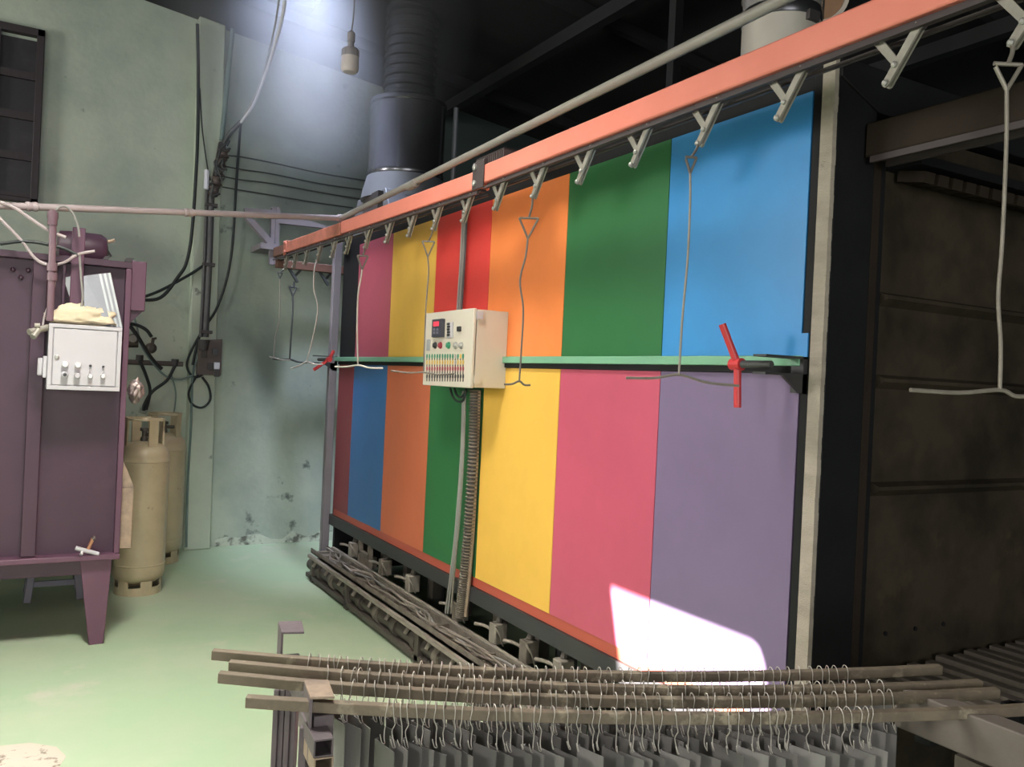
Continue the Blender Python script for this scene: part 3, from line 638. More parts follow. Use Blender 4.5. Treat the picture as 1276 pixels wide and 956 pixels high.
for sx in (1, -1):
    for y in (CY - .02, 6.82):
        x1 = .47 if sx > 0 else -1.83; 
        if sx > 0: poly = [(x1 - .165, y, .485), (x1, y, .485), (x1 - .025, y, 0), (x1 - .10, y, 0)]
        else: poly = [(x1 + .165, y, .485), (x1, y, .485), (x1 + .025, y, 0), (x1 + .10, y, 0)]
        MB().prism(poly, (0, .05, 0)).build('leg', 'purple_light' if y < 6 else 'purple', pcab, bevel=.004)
B(.505, .585, CY + .0, CY + .16, 1.90, 2.185).build('side_box', 'purple_light', pcab, bevel=.005)
MB().prism([(.505, CY + .02, 1.90), (.575, CY + .02, 1.90), (.505, CY + .02, 1.82)], (0, .12, 0)).build('side_gusset', 'purple', pcab)
B(.505, .575, CY + .05, CY + .25, .52, .88).build('side_channel', 'stand_tan', pcab, bevel=.006)
MB().prism([(.505, CY + .05, .88), (.575, CY + .05, .88), (.505, CY + .05, 1.05)], (0, .06, 0)).build('side_channel_top', 'stand_tan', pcab)
for px, py in ((16, 336), (35, 337), (26, 346)):
    c = at(px, py, Y=CY + .03); MB().lathe(c, [(.014, 0), (.014, .01), (.006, .018)], 8, (0, -1, 0)).build('bolt', 'purple', pcab)
px_, pz_ = at(98, 300, Y=CY - .05).x, 2.34
B(px_ - .032, px_ + .032, CY - .06, CY - .02, 1.75, 2.33).build('front_post', 'purple_light', pcab, bevel=.004)
B(px_ - .07, px_ - .055, CY - .055, CY - .01, 1.75, 2.12).build('front_post', 'purple', pcab, bevel=.003)
mot = MB().lathe((px_ - .1, CY + .12, 2.23), [(.06, 0), (.095, .01), (.10, .06), (.10, .22), (.08, .25), (.03, .26)], 20, (1, 0, 0)).build('fan_motor', 'purple', pcab)
B(px_ - .12, px_ + .16, CY + .04, CY + .25, 2.165, 2.20).build('motor_base', 'socket', pcab)
MB().cyl((px_ + .10, CY + .1, 2.27), (px_ + .19, CY + .08, 2.30), .010, n=8).build('motor_tap', 'stand_tan', pcab)
MB().tube([(px_ + .16, CY + .15, 2.2), (px_ + .12, CY + .15, 2.27), (px_ - .02, CY + .15, 2.30)], .03, 10).build('motor_duct', 'socket', pcab)
for px in (130, 160): c = at(px, 322, Y=CY + .1); MB().obox((c.x, c.y, 2.185), (.02, 0, .0), (0, .03, 0), (.008, 0, .022)).build('lug', 'socket', pcab)

# white control box on the cabinet
wb = thing('control_box', (.277, 5.2, 1.44), 'small white control box with knobs on the front of the plum cabinet', 'control box')
wx0, wx1, wz0, wz1, wy_ = .10, .453, 1.44, 1.79, 5.12
B(wx0, wx1, wy_ + .012, CY + .03, wz0, wz1).build('box_body', 'white_box', wb, bevel=.004)
MB().box(wx0, wx1, wy_ - .006, wy_ + .012, wz0, wz0 + .022).box(wx0, wx1, wy_ - .006, wy_ + .012, wz1 - .02, wz1).box(wx0, wx0 + .02, wy_ - .006, wy_ + .012, wz0 + .022, wz1 - .02).box(wx1 - .02, wx1, wy_ - .006, wy_ + .012, wz0 + .022, wz1 - .02).build('box_rim', 'white_box', wb, bevel=.002)
wd = B(wx0 + .024, wx1 - .024, wy_ - .002, wy_ + .01, wz0 + .026, wz1 - .024).build('box_door', 'white_box', wb, bevel=.002)
for px, py, rr, dd, mk in ((81, 454, .017, .03, 'knob'), (97, 455, .016, .03, 'knob'), (80.5, 467, .017, .034, 'white_box'), (96, 468, .016, .034, 'white_box'), (112.3, 469, .012, .03, 'knob'), (128, 469, .012, .03, 'knob'), (71, 445, .012, .008, 'bolt'), (112.6, 456, .007, .012, 'dark_knob'), (128.6, 457, .006, .012, 'dark_knob')):
    c = at(px, py, Y=wy_); MB().lathe((c.x, wy_ - .002, c.z), [(rr, 0), (rr, dd * .8), (rr * .8, dd), (rr * .2, dd)], 14, (0, -1, 0)).build('knob', mk, wd)
c = at(80.5, 467, Y=wy_); MB().cyl((c.x, wy_ - .036, c.z), (c.x, wy_ - .039, c.z), .009, n=10).build('keyhole', 'dark_knob', wd)
for px0, py0, px1, py1 in ((113, 460, 110.5, 467), (129.5, 460, 127, 467)):
    T([at(px0, py0, Y=wy_ - .008), at(px1, py1, Y=wy_ - .012)], .003, 6).build('switch_lever', 'white_box', wd)
B(wx0 - .02, wx0, wy_ + .02, wy_ + .12, 1.50, 1.615).build('side_plug', 'white_box', wb, bevel=.004)
B(wx0 - .045, wx0 - .02, wy_ + .03, wy_ + .11, 1.51, 1.605).build('side_plug', 'white_box', wb, bevel=.008)
# cloth bundle on the white box
def lump(name, c, s, m, label, cat, seed, amp=.25, sub=4):
    bm = bmesh.new(); bmesh.ops.create_icosphere(bm, subdivisions=sub, radius=1)
    for v in bm.verts:
        n_ = v.co.copy(); k = 1 + amp * noise.noise(n_ * 2.1 + V((seed, 0, 0))) + amp * .6 * noise.noise(n_ * 5 + V((0, seed, 0)))
        if name == 'cloth_bundle' and n_.z < 0: n_.z *= .35
        v.co = V((n_.x * s[0], n_.y * s[1], n_.z * s[2])) * k
    zmin = min(v.co.z for v in bm.verts)
    for v in bm.verts: v.co.z -= zmin
    me = bpy.data.meshes.new(name); bm.to_mesh(me); bm.free()
    me.polygons.foreach_set('use_smooth', [True] * len(me.polygons)); me.materials.append(M[m])
    o = bpy.data.objects.new(name, me); COL.objects.link(o); o.location = c; ORG[o.name] = V(c); return tag(o, label, cat)
lump('cloth_bundle', (.265, 5.21, 1.787), (.165, .075, .085), 'cloth', 'crumpled pale yellow cloth on top of the white control box', 'cloth', 4.2, .32)
lump('foil_bundle', (.565, 5.40, 1.36), (.04, .05, .068), 'foil', 'crumpled shiny wrapped bundle at the plum cabinet right edge', 'bundle', 8.1, .35)
# thin sheets leaning on the cabinet
for i in range(6):
    o_ = .010 * i
    poly = [at(x + 2.9 * i, y - .3 * i, Y=5.19 + .009 * i) for x, y in ((105, 397), (105, 343), (124, 340.5), (138, 402))]
    for q in (0, 3): poly[q] = V((poly[q].x, poly[q].y - .03 + .0 * i, 1.803 if q == 0 else 1.795))
    for q in (1, 2): poly[q] = V((poly[q].x, poly[q].y + .05, poly[q].z))
    tag(MB().prism(poly, (.0, .005, 0)).build('metal_sheet', 'sheet' if i % 2 else 'hood', smooth=False),
        ['front sheet of the thin grey metal sheets leaning behind the cloth', 'second of the thin grey metal sheets leaning behind the cloth, counted from the front', 'third of the thin grey metal sheets leaning behind the cloth, counted from the front', 'fourth of the thin grey metal sheets leaning behind the cloth, counted from the front', 'fifth of the thin grey metal sheets leaning behind the cloth, counted from the front', 'rearmost and rightmost of the thin grey metal sheets leaning behind the cloth'][i], 'sheet', 'metal sheets leaning on the plum cabinet')
tag(MB().prism([at(x, y, Y=5.27) for x, y in ((90, 381), (79, 346), (90, 344), (91, 375))], (0, .002, 0)).build('metal_sheet', 'sheet', smooth=False), 'narrow grey sheet sliver left of the plum post', 'sheet')
# T-shaped handle on the ledge
th = thing('tee_handle', (at(112, 688, Y=5.29).x, 5.27, .515), 'small T-shaped handle with copper stem on the plum cabinet ledge', 'handle')
T([at(94, 683, Y=5.27), at(123, 690.5, Y=5.27)], .012, 10).build('cross_bar', 'white_box', th)
T([at(110, 684, Y=5.27), at(116, 671, Y=5.26)], .010, 10).build('stem', 'copper', th)
T([at(115, 672, Y=5.26), at(119, 670, Y=5.26)], .012, 10).build('stem_cap', 'plate_brown', th)
T([at(103, 686, Y=5.27), at(101, 691.5, Y=5.25)], .008, 8).build('bar_foot', 'white_box', th)
# stool under the cabinet
sx, sy = at(66, 742, Z=0).x, at(66, 742, Z=0).y
st = thing('plastic_stool', (sx, sy, 0), 'dark grey plastic stool in the shadow under the plum cabinet', 'stool')
B(sx - .13, sx + .13, sy - .13, sy + .13, .36, .385).build('seat', 'stool', st, bevel=.01)
for i in (-1, 1):
    for j in (-1, 1):
        MB().bar((sx + i * .115, sy + j * .115, .36), (sx + i * .155, sy + j * .155, 0), .045, .045, (0, 1, 0)).build('leg', 'stool', st, bevel=.005)
for j in (-1, 1): B(sx - .135, sx + .135, sy + j * .145 - .012, sy + j * .145 + .012, .10, .135).build('stretcher', 'stool', st)
for j in (-1, 1): B(sx + j * .145 - .012, sx + j * .145 + .012, sy - .135, sy + .135, .10, .135).build('stretcher', 'stool', st)
# cables on the cabinet top
for i, (q, r, m, lab) in enumerate((
    ([(-20, 248), (0, 272), (25, 298), (45, 323), (62, 330), (80, 327), (97, 317), (118, 313)], .008, 'pipe', 'grey lilac hose looping in front of the plum cabinet top'),
    ([(0, 252), (18, 259), (40, 274), (62, 288), (82, 296)], .010, 'pipe', 'straight grey tube slanting down to the motor on the plum cabinet'),
    ([(0, 304), (25, 301), (45, 302), (65, 306), (80, 310), (97, 318)], .009, 'cable', 'black hose lying along the plum cabinet top'),
    ([(66, 280), (70, 262), (80, 257), (90, 265), (97, 282), (99, 295)], .006, 'cable_grey', 'thin cable arching from the pipe tee to the motor'),
    ([(66, 306), (69, 340), (66, 365), (56, 392), (53, 410)], .005, 'pipe', 'thin pale cable hanging beside the plum drop pipe to the tap'),
    ([(99, 318), (101, 345), (103, 370), (101, 386)], .006, 'cable_grey', 'thin cable hanging down the plum front post'))):
    tag(T(smooth_path([at(x, y, Y=5.2) for x, y in q]), r).build('hose' if r > .007 else 'cable', m), lab, 'hose' if r > .007 else 'cable')

# ------------------------------------------------------------------ gas cylinders
def gas_cylinder(label):
    r = bpy.data.objects.new('gas_cylinder', None); COL.objects.link(r); ORG[r.name] = V((0, 0, 0)); r.empty_display_size = .1
    tag(r, label, 'gas cylinder', 'gas cylinders by the wall')
    R = .172
    MB().lathe((0, 0, 0), [(.06, .11), (.13, .085), (R - .01, .11), (R, .14), (R, .20), (R + .003, .203), (R + .003, .210), (R, .213), (R, .925), (R + .003, .928), (R + .003, .936), (R, .94), (R, .965), (R - .012, 1.01), (R - .05, 1.045), (.06, 1.065), (.0, 1.07)], 36).build('tank', 'tan_cyl', r)
    rg = MB(); n = 36
    for i in range(n):
        a0, a1 = 2 * math.pi * i / n, 2 * math.pi * (i + 1) / n
        hole = i % 6 in (0, 1, 2)
        for z0, z1 in (((0, .055),) if hole else ((0, .10),)):
            q = [(rr * math.cos(a), rr * math.sin(a), z) for a in (a0, a1) for rr in (R - .025, R - .018) for z in (z0, z1)]
            rg.add(q, [(0, 1, 3, 2), (4, 6, 7, 5), (0, 4, 5, 1), (2, 3, 7, 6), (0, 2, 6, 4), (1, 5, 7, 3)])
    rg.build('foot_ring', 'tan_cyl', r)
    MB().lathe((0, 0, 1.215), [(.115, 0), (.132, .0), (.132, .014), (.128, .02), (.115, .02), (.115, 0)], 32, cap=False).build('collar', 'tan_cyl', r)
    for a in (-1.2, .3, 1.9, 3.4):
        c, s = math.cos(a), math.sin(a); MB().obox((c * .124, s * .124, 1.125), (-s * .032, c * .032, 0), (c * .006, s * .006, 0), (0, 0, .105)).build('collar_strap', 'tan_cyl', r)
    MB().lathe((0, 0, 1.06), [(.025, 0), (.025, .03), (.016, .04), (.016, .075), (.03, .08), (.03, .10), (.012, .105)], 14).cyl((0, 0, 1.115), (.07, -.03, 1.115), .014, n=10).build('valve', 'gauge', r)
    return r
g1 = gas_cylinder('tan gas cylinder in front, nearest the plum cabinet'); g1.location = (.742, 6.45, 0); g1.scale = (1, 1, .99)
g2 = copy_tree(g1); g2.location = (1.0, 7.40, 0); g2.rotation_euler.z = .5; g2.scale = (1, 1, .98); g2['label'] = 'tan gas cylinder standing behind the other one near the wall'

# ------------------------------------------------------------------ wall plumbing and wiring
WY = 7.74
def wp(pts, off=0): return [at(x, y, Y=WY - off) for x, y in pts]
man = thing('gas_manifold', at(190, 452, Y=WY - .05), 'dark gas manifold bar on the wall with regulators above the cylinders', 'manifold')
T(wp([(130, 450), (228, 454)], .05), .022, 10).build('manifold_bar', 'plate_brown', man)
rg1 = wp([(188, 434)], .08)[0]
MB().lathe(rg1 + V((0, .03, 0)), [(.02, 0), (.045, .01), (.045, .05), (.02, .07)], 16, (0, -1, 0)).build('regulator', 'dust_dark', man)
MB().cyl(wp([(190, 428)], .08)[0], wp([(191, 421)], .08)[0], .013, n=8).cyl(wp([(190, 423)], .08)[0], wp([(195, 421.5)], .08)[0], .01, n=8).build('regulator_tap', 'dust_dark', man)
rg2 = wp([(165, 422)], .08)[0]
MB().lathe(rg2, [(.038, 0), (.04, .02), (.033, .024)], 16, (0, -1, 0)).build('gauge', 'gauge', man)
MB().lathe(rg2 - V((0, .0245, 0)), [(.031, 0), (.031, .002)], 16, (0, -1, 0)).build('gauge_face', 'cable_grey', man)
MB().cyl(wp([(158, 428)], .06)[0], wp([(172, 428)], .06)[0], .035, n=12).build('regulator', 'dust_dark', man)
for px, py in ((174, 447), (218, 452)): c = wp([(px, py)], .05)[0]; MB().cyl(c - V((0, 0, .03)), c + V((0, 0, .03)), .03, n=10).build('pipe_joint', 'socket', man)
hoses = (([(157, 403), (170, 405), (182, 411), (189, 420)], .014, 'black hose from the cabinet back to the wall regulator'),
         ([(162, 406), (172, 420), (184, 440), (196, 455), (202, 460)], .016, 'thick black hose slanting behind the regulator to the manifold bar'),
         ([(164, 387), (170, 405), (176, 430), (190, 452), (207, 469), (225, 473), (240, 468)], .008, 'thin grey green hose hanging in a long curve across the manifold bar'),
         ([(174, 449), (182, 468), (187, 488), (182, 511)], .013, 'black hose from the manifold bar down to the cylinders, the left one'),
         ([(218, 456), (208, 474), (190, 488), (180, 504), (179, 512)], .013, 'black hose from the manifold bar curving left to the front cylinder'),
         ([(214, 468), (219, 490), (217, 512), (214, 524)], .006, 'thin dark cable hanging from the manifold bar to the rear cylinder'))
for q, r, lab in hoses: tag(T(smooth_path(wp(q, .10)), r).build('hose', 'cable' if r > .009 else 'conduit_green'), lab, 'hose')
# long conduits
tag(T(smooth_path(wp([(290, 36), (276, 175)], .0)), .02, 8).build('wall_conduit', 'conduit_green'), 'painted conduit in the corner of the wall pilaster, upper length', 'conduit')
cbm = thing('conduit_bundle', wp([(254, 425)], .03)[0], 'dark conduit bundle running down the pilaster to the brown socket board', 'conduit')
for dx, r in ((0, .026), (-6, .014)):
    T(wp([(264 + dx, 230), (261 + dx, 320), (256 + dx, 420)], .03), r, 10).build('conduit', 'conduit', cbm)
for y in (256, 330, 414): c = wp([(264 - (y - 230) / 24, y)], .03)[0]; B(c.x - .05, c.x + .05, c.y - .035, c.y + .03, c.z - .014, c.z + .014).build('clamp_band', 'socket', cbm)
ins = thing('insulator_rack', wp([(272, 250)], .03)[0], 'dark rack of insulators and knotted wires high on the pilaster', 'insulator rack')
MB().prism(wp([(272, 178), (281, 177), (279, 200), (270, 246), (260, 246), (268, 200)], .02), (0, -.05, 0)).build('rack_plate', 'socket', ins)
random.seed(5)
for i in range(5):
    c = wp([(279 - i * 3.0, 190 + i * 11.5)], .10)[0]
    MB().lathe(c - V((0, 0, .05)), [(.03, 0), (.05, .01), (.03, .03), (.03, .05), (.05, .07), (.03, .08)], 12).build('insulator', 'plate_brown', ins)
    T(smooth_path([c + V((random.uniform(-.05, .05), -.05, random.uniform(-.1, .1))) for _ in range(5)], 4), .009, 6).build('tie_wire', 'dark_hook', ins)
T(wp([(258, 212), (257, 236)], .05), .022, 8).build('rack_tube', 'cable_white', ins)
wires = ([(280, 194), (300, 195.5), (340, 203), (400, 216), (462, 226)], [(279, 207), (300, 211), (340, 217), (400, 229), (456, 237)], [(278, 220), (300, 224), (340, 229), (400, 240), (448, 248)], [(277, 233), (300, 237), (340, 243.5), (390, 252), (440, 259)])
for i, q in enumerate(wires):
    tag(T(smooth_path(wp(q, -.03)), .006, 6).build('overhead_wire', 'dark_hook'), ['topmost of the four thin wires strung across the back wall', 'second from top of the four thin wires strung across the back wall', 'third from top of the four thin wires strung across the back wall', 'lowest of the four thin wires strung across the back wall'][i], 'wire', 'wires across the back wall')
cabs = (([(246, 30), (247, 90), (246, 180), (240, 280), (233, 325), (222, 345), (200, 371), (170, 374)], .014, 'cable', 'black cable dropping straight down the wall left of the pilaster and curving left'),
        ([(255, 330), (235, 343), (200, 362), (171, 373)], .012, 'cable', 'black cable slanting from the conduit bundle down left to the cabinet'),
        ([(249, 110), (252, 160), (258, 205), (262, 225)], .006, 'cable', 'thin wire slanting from the black cable to the insulator rack'),
        ([(300, 150), (295, 220), (288, 320), (272, 380), (252, 412), (246, 428), (240, 455)], .011, 'cable', 'black cable hanging right of the conduit bundle and crossing to the socket board'),
        ([(255, 408), (243, 428), (233, 452), (237, 466), (246, 470), (256, 462), (262, 440)], .010, 'cable', 'left black cable loop hanging at the brown socket board'),
        ([(252, 470), (260, 482), (262, 498), (252, 508), (240, 504), (235, 490), (243, 472), (256, 456)], .010, 'cable', 'round black cable loop hanging below the brown socket board'),
        ([(248, 425), (246, 445), (240, 470), (238, 530), (234, 600), (232, 682)], .010, 'conduit_green', 'dark green conduit running down the pilaster to the floor'),
        ([(254, 425), (262, 431), (267, 445), (269, 462), (256, 466)], .012, 'cable', 'thick black plug cable curling over the brown socket board'))
for q, r, m, lab in cabs: tag(T(smooth_path(wp(q, .025)), r).build('cable', m), lab, 'cable')
sb = thing('socket_board', wp([(261, 467)], .02)[0], 'brown socket board on the pilaster with plugged cables', 'socket board')
MB().prism(wp([(246, 424), (276, 423), (274, 468), (244, 467)], -.005), (0, -.045, 0)).build('board', 'plate_brown', sb, bevel=.004)
for px, py, m in ((254, 441, 'socket'), (268, 439, 'conduit'), (262, 457, 'socket'), (270, 456, 'cable_white'), (270, 465, 'socket')):
    c = wp([(px, py)], .045)[0]; B(c.x - .024, c.x + .024, c.y - .012, c.y + .01, c.z - .03, c.z + .03).build('socket', m, sb, bevel=.004)
c = wp([(254, 428)], .07)[0]; MB().cyl(c + V((0, 0, .03)), c - V((0, 0, .06)), .05, .035, 10).build('plug', 'socket', sb)
# overhead supply cable
tag(T(smooth_path([at(357, -20, D=5.6), at(352, 20, D=5.8), at(343, 55, D=6.1), at(330, 95, D=6.5), at(316, 130, D=7.0), at(300, 153, D=7.3)]), .012).build('cable', 'cable_white'), 'white supply cable hanging from the roof in the hazy light', 'cable')
tag(T(smooth_path([at(350, -20, D=5.6), at(344, 25, D=5.9), at(334, 70, D=6.3), at(322, 110, D=6.8), at(302, 150, D=7.3)]), .007).build('cable', 'cable_grey'), 'thin grey cable just left of the white supply cable', 'cable')
p0 = at(300, 152, D=7.3); tag(T(smooth_path([p0, at(285, 168, Y=WY - .1), at(279, 179, Y=WY - .07)]), .02).build('cable', 'dark_hook'), 'thick dark cable end joining the insulator rack from above', 'cable')

# bulb
bc = at(437, 62, D=5.7)
bu = thing('hanging_bulb', bc, 'unlit white bulb lamp hanging by a cord below the dark roof', 'lamp')
MB().lathe(bc - V((0, 0, .155)), [(.0, 0), (.045, .003), (.057, .015), (.060, .04), (.058, .105)], 24, cap=False).build('bulb_glass', 'bulb', bu)
MB().lathe(bc - V((0, 0, .05)), [(.0585, 0), (.058, .045), (.050, .055), (.022, .062), (.02, .10), (.0, .10)], 24).build('bulb_housing', 'bulb_body', bu)
for i in range(10):
    a = i * .628; MB().obox(bc + V((.0585 * math.cos(a), .0585 * math.sin(a), -.028)), (.003 * math.cos(a), .003 * math.sin(a), 0), (-.004 * math.sin(a), .004 * math.cos(a), 0), (0, 0, .02)).build('cooling_fin', 'bulb_body', bu)
MB().lathe(bc + V((0, 0, .05)), [(.02, 0), (.026, .005), (.026, .06), (.012, .075)], 14).build('lamp_socket', 'bulb_body', bu)
T(smooth_path([bc + V((0, 0, .12)), bc + V((.01, 0, .3)), V((bc.x, bc.y, roofz(bc.x)))], 5), .005, 6).build('cord', 'cable_grey', bu)

# ------------------------------------------------------------------ ducts on the oven
d1 = V((2.526, 6.245, 0))
du = thing('exhaust_duct', d1 + V((0, 0, 2.655)), 'wide dark exhaust duct rising from the oven far end to the roof', 'duct')
MB().lathe(d1, [(.292, 3.13), (.298, 3.14), (.298, 3.17), (.292, 3.18), (.292, 3.68), (.30, 3.69), (.30, 3.72), (.20, 3.74), (.0, 3.74)], 40).build('duct_drum', 'duct', du)
fx = [(.19, 3.74)]
for i in range(10): z = 3.74 + i * .075; fx += [(.19, z + .01), (.205, z + .02), (.205, z + .045), (.19, z + .055)]
fx.append((.19, roofz(2.5) - .05))
MB().lathe(d1, fx, 32).build('flex_duct', 'duct_dark', du)
MB().lathe(d1, [(.34, 2.95), (.33, 3.02), (.30, 3.13)], 32).build('duct_collar', 'hood', du)
hdm = MB().prism([(2.0 + .25, 5.75, 2.66), (2.25, 6.72, 2.66), (2.25, 6.55, 2.98), (2.25, 5.95, 2.98)], (.62, 0, 0))
hdm.build('hood_box', 'hood', du, bevel=.006)
MB().box(2.21, 2.25, 5.98, 6.3, 2.80, 2.96).build('hood_flange', 'socket', du)
T([(d1.x + .33, d1.y - .17, 2.66), (d1.x + .33, d1.y - .17, 3.72)], .02, 8).build('stay_pipe', 'hood', du)
d2 = V((2.74, 2.62, 0))
d2t = thing('flue_duct', d2 + V((0, 0, 2.655)), 'bright stainless flue duct with a foil band above the blue panel', 'duct')
MB().lathe(d2, [(.163, 2.656), (.163, 3.165)], 36).build('foil_wrap', 'duct_tape', d2t)
MB().lathe(d2, [(.164, 3.160), (.167, 3.165), (.167, 3.213), (.164, 3.217)], 36).build('duct_band', 'duct_band', d2t)
MB().lathe(d2, [(.163, 3.21), (.163, 3.27), (.17, 3.275), (.17, 3.30), (.164, 3.305), (.164, 3.34), (.17, 3.345), (.17, 3.37), (.164, 3.375), (.164, roofz(2.74) - .06)], 36).build('flue_pipe', 'duct_bright', d2t)
B(d2.x - .03, d2.x + .03, d2.y - .18, d2.y - .16, 3.13, 3.17).build('band_clasp', 'socket', d2t)
cpn = at(1022, -6, D=3.75)
cpt = thing('insulation_disc', cpn, 'round brown insulation disc with a pale rim behind the orange rail', 'disc')
ax = (CAM - cpn).normalized() + V((.35, 0, .25))
MB().lathe(cpn, [(.0, .012), (.105, .012), (.105, 0), (0, 0)], 32, ax, cap=False).build('disc', 'cap', cpt)
MB().lathe(cpn, [(.105, -.02), (.125, -.02), (.125, .02), (.105, .02), (.105, -.02)], 32, ax, cap=False).build('disc_rim', 'cap_rim', cpt)
MB().tube([cpn - ax.normalized() * .01, (cpn.x + .05, cpn.y + .1, 2.655)], .03, 10).build('disc_stem', 'socket', cpt)
tag(MB().box(3.3, 3.36, 4.0, 4.06, 2.655, 4.3).build('roof_post', 'purlin'), 'dark square post rising from the oven top into the roof shade', 'post')

# ------------------------------------------------------------------ grate bench at lower right
gb = thing('grate_bench', (2.7, 1.4, 0), 'dusty steel grate bench in front of the ribbed oven end', 'bench')
for i in range(20):
    x = 2.24 + i * .083; y1 = EY - .025 + random.uniform(-.02, .01)
    B(x, x + .042, .45, y1, .665 + random.uniform(-.004, .004), .70 + random.uniform(-.004, .004)).build('grate_bar', 'rack', gb, bevel=.003)
for y in (.6, 1.2, 1.75): B(2.22, 3.9, y, y + .04, .62, .664).build('cross_bar', 'rack', gb)
MB().bar((1.82, .40, .882), (1.82, 1.26, .882), .062, .092).build('side_beam', 'rack_beam', gb, bevel=.004)
B(1.84, 2.26, 1.20, 1.24, .80, .836).build('cross_bar', 'black', gb); B(2.20, 2.24, 1.18, 1.25, 0, .836).build('leg', 'black', gb)
B(1.80, 1.84, .42, .48, 0, .836).build('leg', 'rack', gb); B(1.84, 2.26, .43, .47, .66, .70).build('cross_bar', 'rack', gb)
for x in (2.24, 3.85):
    for y in (.6, 1.75): B(x, x + .05, y, y + .05, 0, .62).build('leg', 'rack', gb)
B(2.0, 2.04, .45, 1.24, .70, .74).build('grate_bar', 'rack', gb)

# ------------------------------------------------------------------ foreground: stand, rods, hooks, plates
def RF(u, v, z): return R0 * u + f0 * v + V((0, 0, z))
def uv(p): return p.dot(R0), p.dot(f0)
ends = [((265, 812), (1172, 831)), ((286, 826), (1222, 850)), ((273, 840), (1243, 860)), ((307, 870), (1330, 878))]
ZR = .94
RODS = []; SAG = (.033, .033, .037, .029)
names = ['rearmost of the four dusty square rods in the foreground', 'second of the four dusty square rods, counted from the back', 'third of the four dusty square rods, counted from the back', 'nearest of the four dusty square rods in the foreground']
for i, (a, b) in enumerate(ends):
    A, Bp = at(*a, Z=ZR + .006), at(*b, Z=ZR + .006)
    pts = []
    for j in range(13):
        t = j / 12; p = A.lerp(Bp, t); p.z = ZR - SAG[i] * 4 * t * (1 - t); pts.append(p)
    pts[0].z = pts[-1].z = ZR
    s = .0108; mb = MB(); d = (Bp - A); d.z = 0; d.normalize(); sd = d.cross(V((0, 0, 1)))
    vs = []; fs = []
    for p in pts: vs += [p + sd * s + V((0, 0, s)), p + sd * s - V((0, 0, s)), p - sd * s - V((0, 0, s)), p - sd * s + V((0, 0, s))]
    for j in range(12):
        for q in range(4): fs.append((j * 4 + q, j * 4 + (q + 1) % 4, j * 4 + 4 + (q + 1) % 4, j * 4 + 4 + q))
    fs += [(0, 1, 2, 3), (51, 50, 49, 48)]
    rod = mb.add(vs, fs).build('square_rod', 'rod', bevel=.0015); tag(rod, names[i], 'rod', 'square rods of the hanging rack')
    RODS.append((A, Bp, d, sd))
def rodpt(i, t):
    A, Bp, d, sd = RODS[i]; p = A.lerp(Bp, t); p.z = ZR - SAG[i] * 4 * t * (1 - t); return p
def t_of_px(i, px):
    lo, hi = 0., 1.
    for _ in range(30):
        m = (lo + hi) / 2; p = rodpt(i, m) - CAM
        x = 638 + F * p.dot(IR) / p.dot(FW)
        if x < px: lo = m
        else: hi = m
    return lo

def wire_mesh(seed, L):
    rd = random.Random(seed); s = .0132
    pts = [(0, s + .003, -.006), (.001, s, .006), (.0, s * .5, s + .005), (.0, -s * .3, s + .007), (.0, -s - .001, s - .002), (rd.uniform(-.003, .003), -s - .001, -.01)]
    w1 = rd.uniform(-.006, .006); pts += [(w1, -s, -.024), (w1 * .5 + rd.uniform(-.003, .003), -s + .002, -.038), (w1, -s, -L), (w1 + .003, -s - .005, -L - .008), (w1 - .002, -s - .012, -L - .004), (w1 - .007, -s - .016, -L + .013)]
    mb = MB().tube(smooth_path(pts, 3), .0011, 5)
    me = bpy.data.meshes.new('hook_wire'); me.from_pydata([tuple(p) for p in mb.v], [], mb.f)
    me.polygons.foreach_set('use_smooth', [True] * len(me.polygons)); me.materials.append(M['hook_wire']); return me
hook_meshes = [wire_mesh(k, .052 + .004 * (k % 3)) for k in range(6)]
ORDN = ['first', 'second', 'third', 'fourth', 'fifth', 'sixth', 'seventh', 'eighth', 'ninth', 'tenth', 'eleventh', 'twelfth', 'thirteenth', 'fourteenth', 'fifteenth', 'sixteenth', 'seventeenth', 'eighteenth', 'nineteenth', 'twentieth', 'twenty-first', 'twenty-second', 'twenty-third', 'twenty-fourth', 'twenty-fifth', 'twenty-sixth', 'twenty-seventh', 'twenty-eighth', 'twenty-ninth', 'thirtieth']
ROD_SAY = ['rearmost rod', 'second rod from back', 'third rod from back', 'nearest rod']
ROD_GRP = ['wire hooks on the rearmost rod', 'wire hooks on the second rod', 'wire hooks on the third rod', 'wire hooks on the nearest rod']
def zone(px):
    for lim, say in ((560, 'before the green floor'), (770, 'left of the sunlit patch'), (950, 'before the sunlit patch'), (1300, 'right of the sunlit patch')):
        if px < lim: return say
spans = [(386, 1068), (408, 1114), (425, 1112), (483, 1088)]
rd = random.Random(21); HK = []
for i in range(4):
    ang = math.atan2(RODS[i][2].y, RODS[i][2].x); px = spans[i][0]; row = []; cnt = {}
    while px < spans[i][1]:
        t = t_of_px(i, px); p = rodpt(i, t); m = rd.randrange(6)
        o = bpy.data.objects.new('wire_hook', hook_meshes[m]); COL.objects.link(o)
        o.location = p; o.rotation_euler = (0, rd.uniform(-.07, .07), ang + rd.uniform(-.28, .28))
        z = zone(px); c = cnt[z] = cnt.get(z, -1) + 1
        tag(o, 'bent wire hook on %s, %s from left %s' % (ROD_SAY[i], ORDN[c], z), 'hook', ROD_GRP[i])
        row.append((p, px)); px += rd.choice([7, 10, 12, 13, 15, 18]) * (1.0 if i else .95)
    HK.append(row)
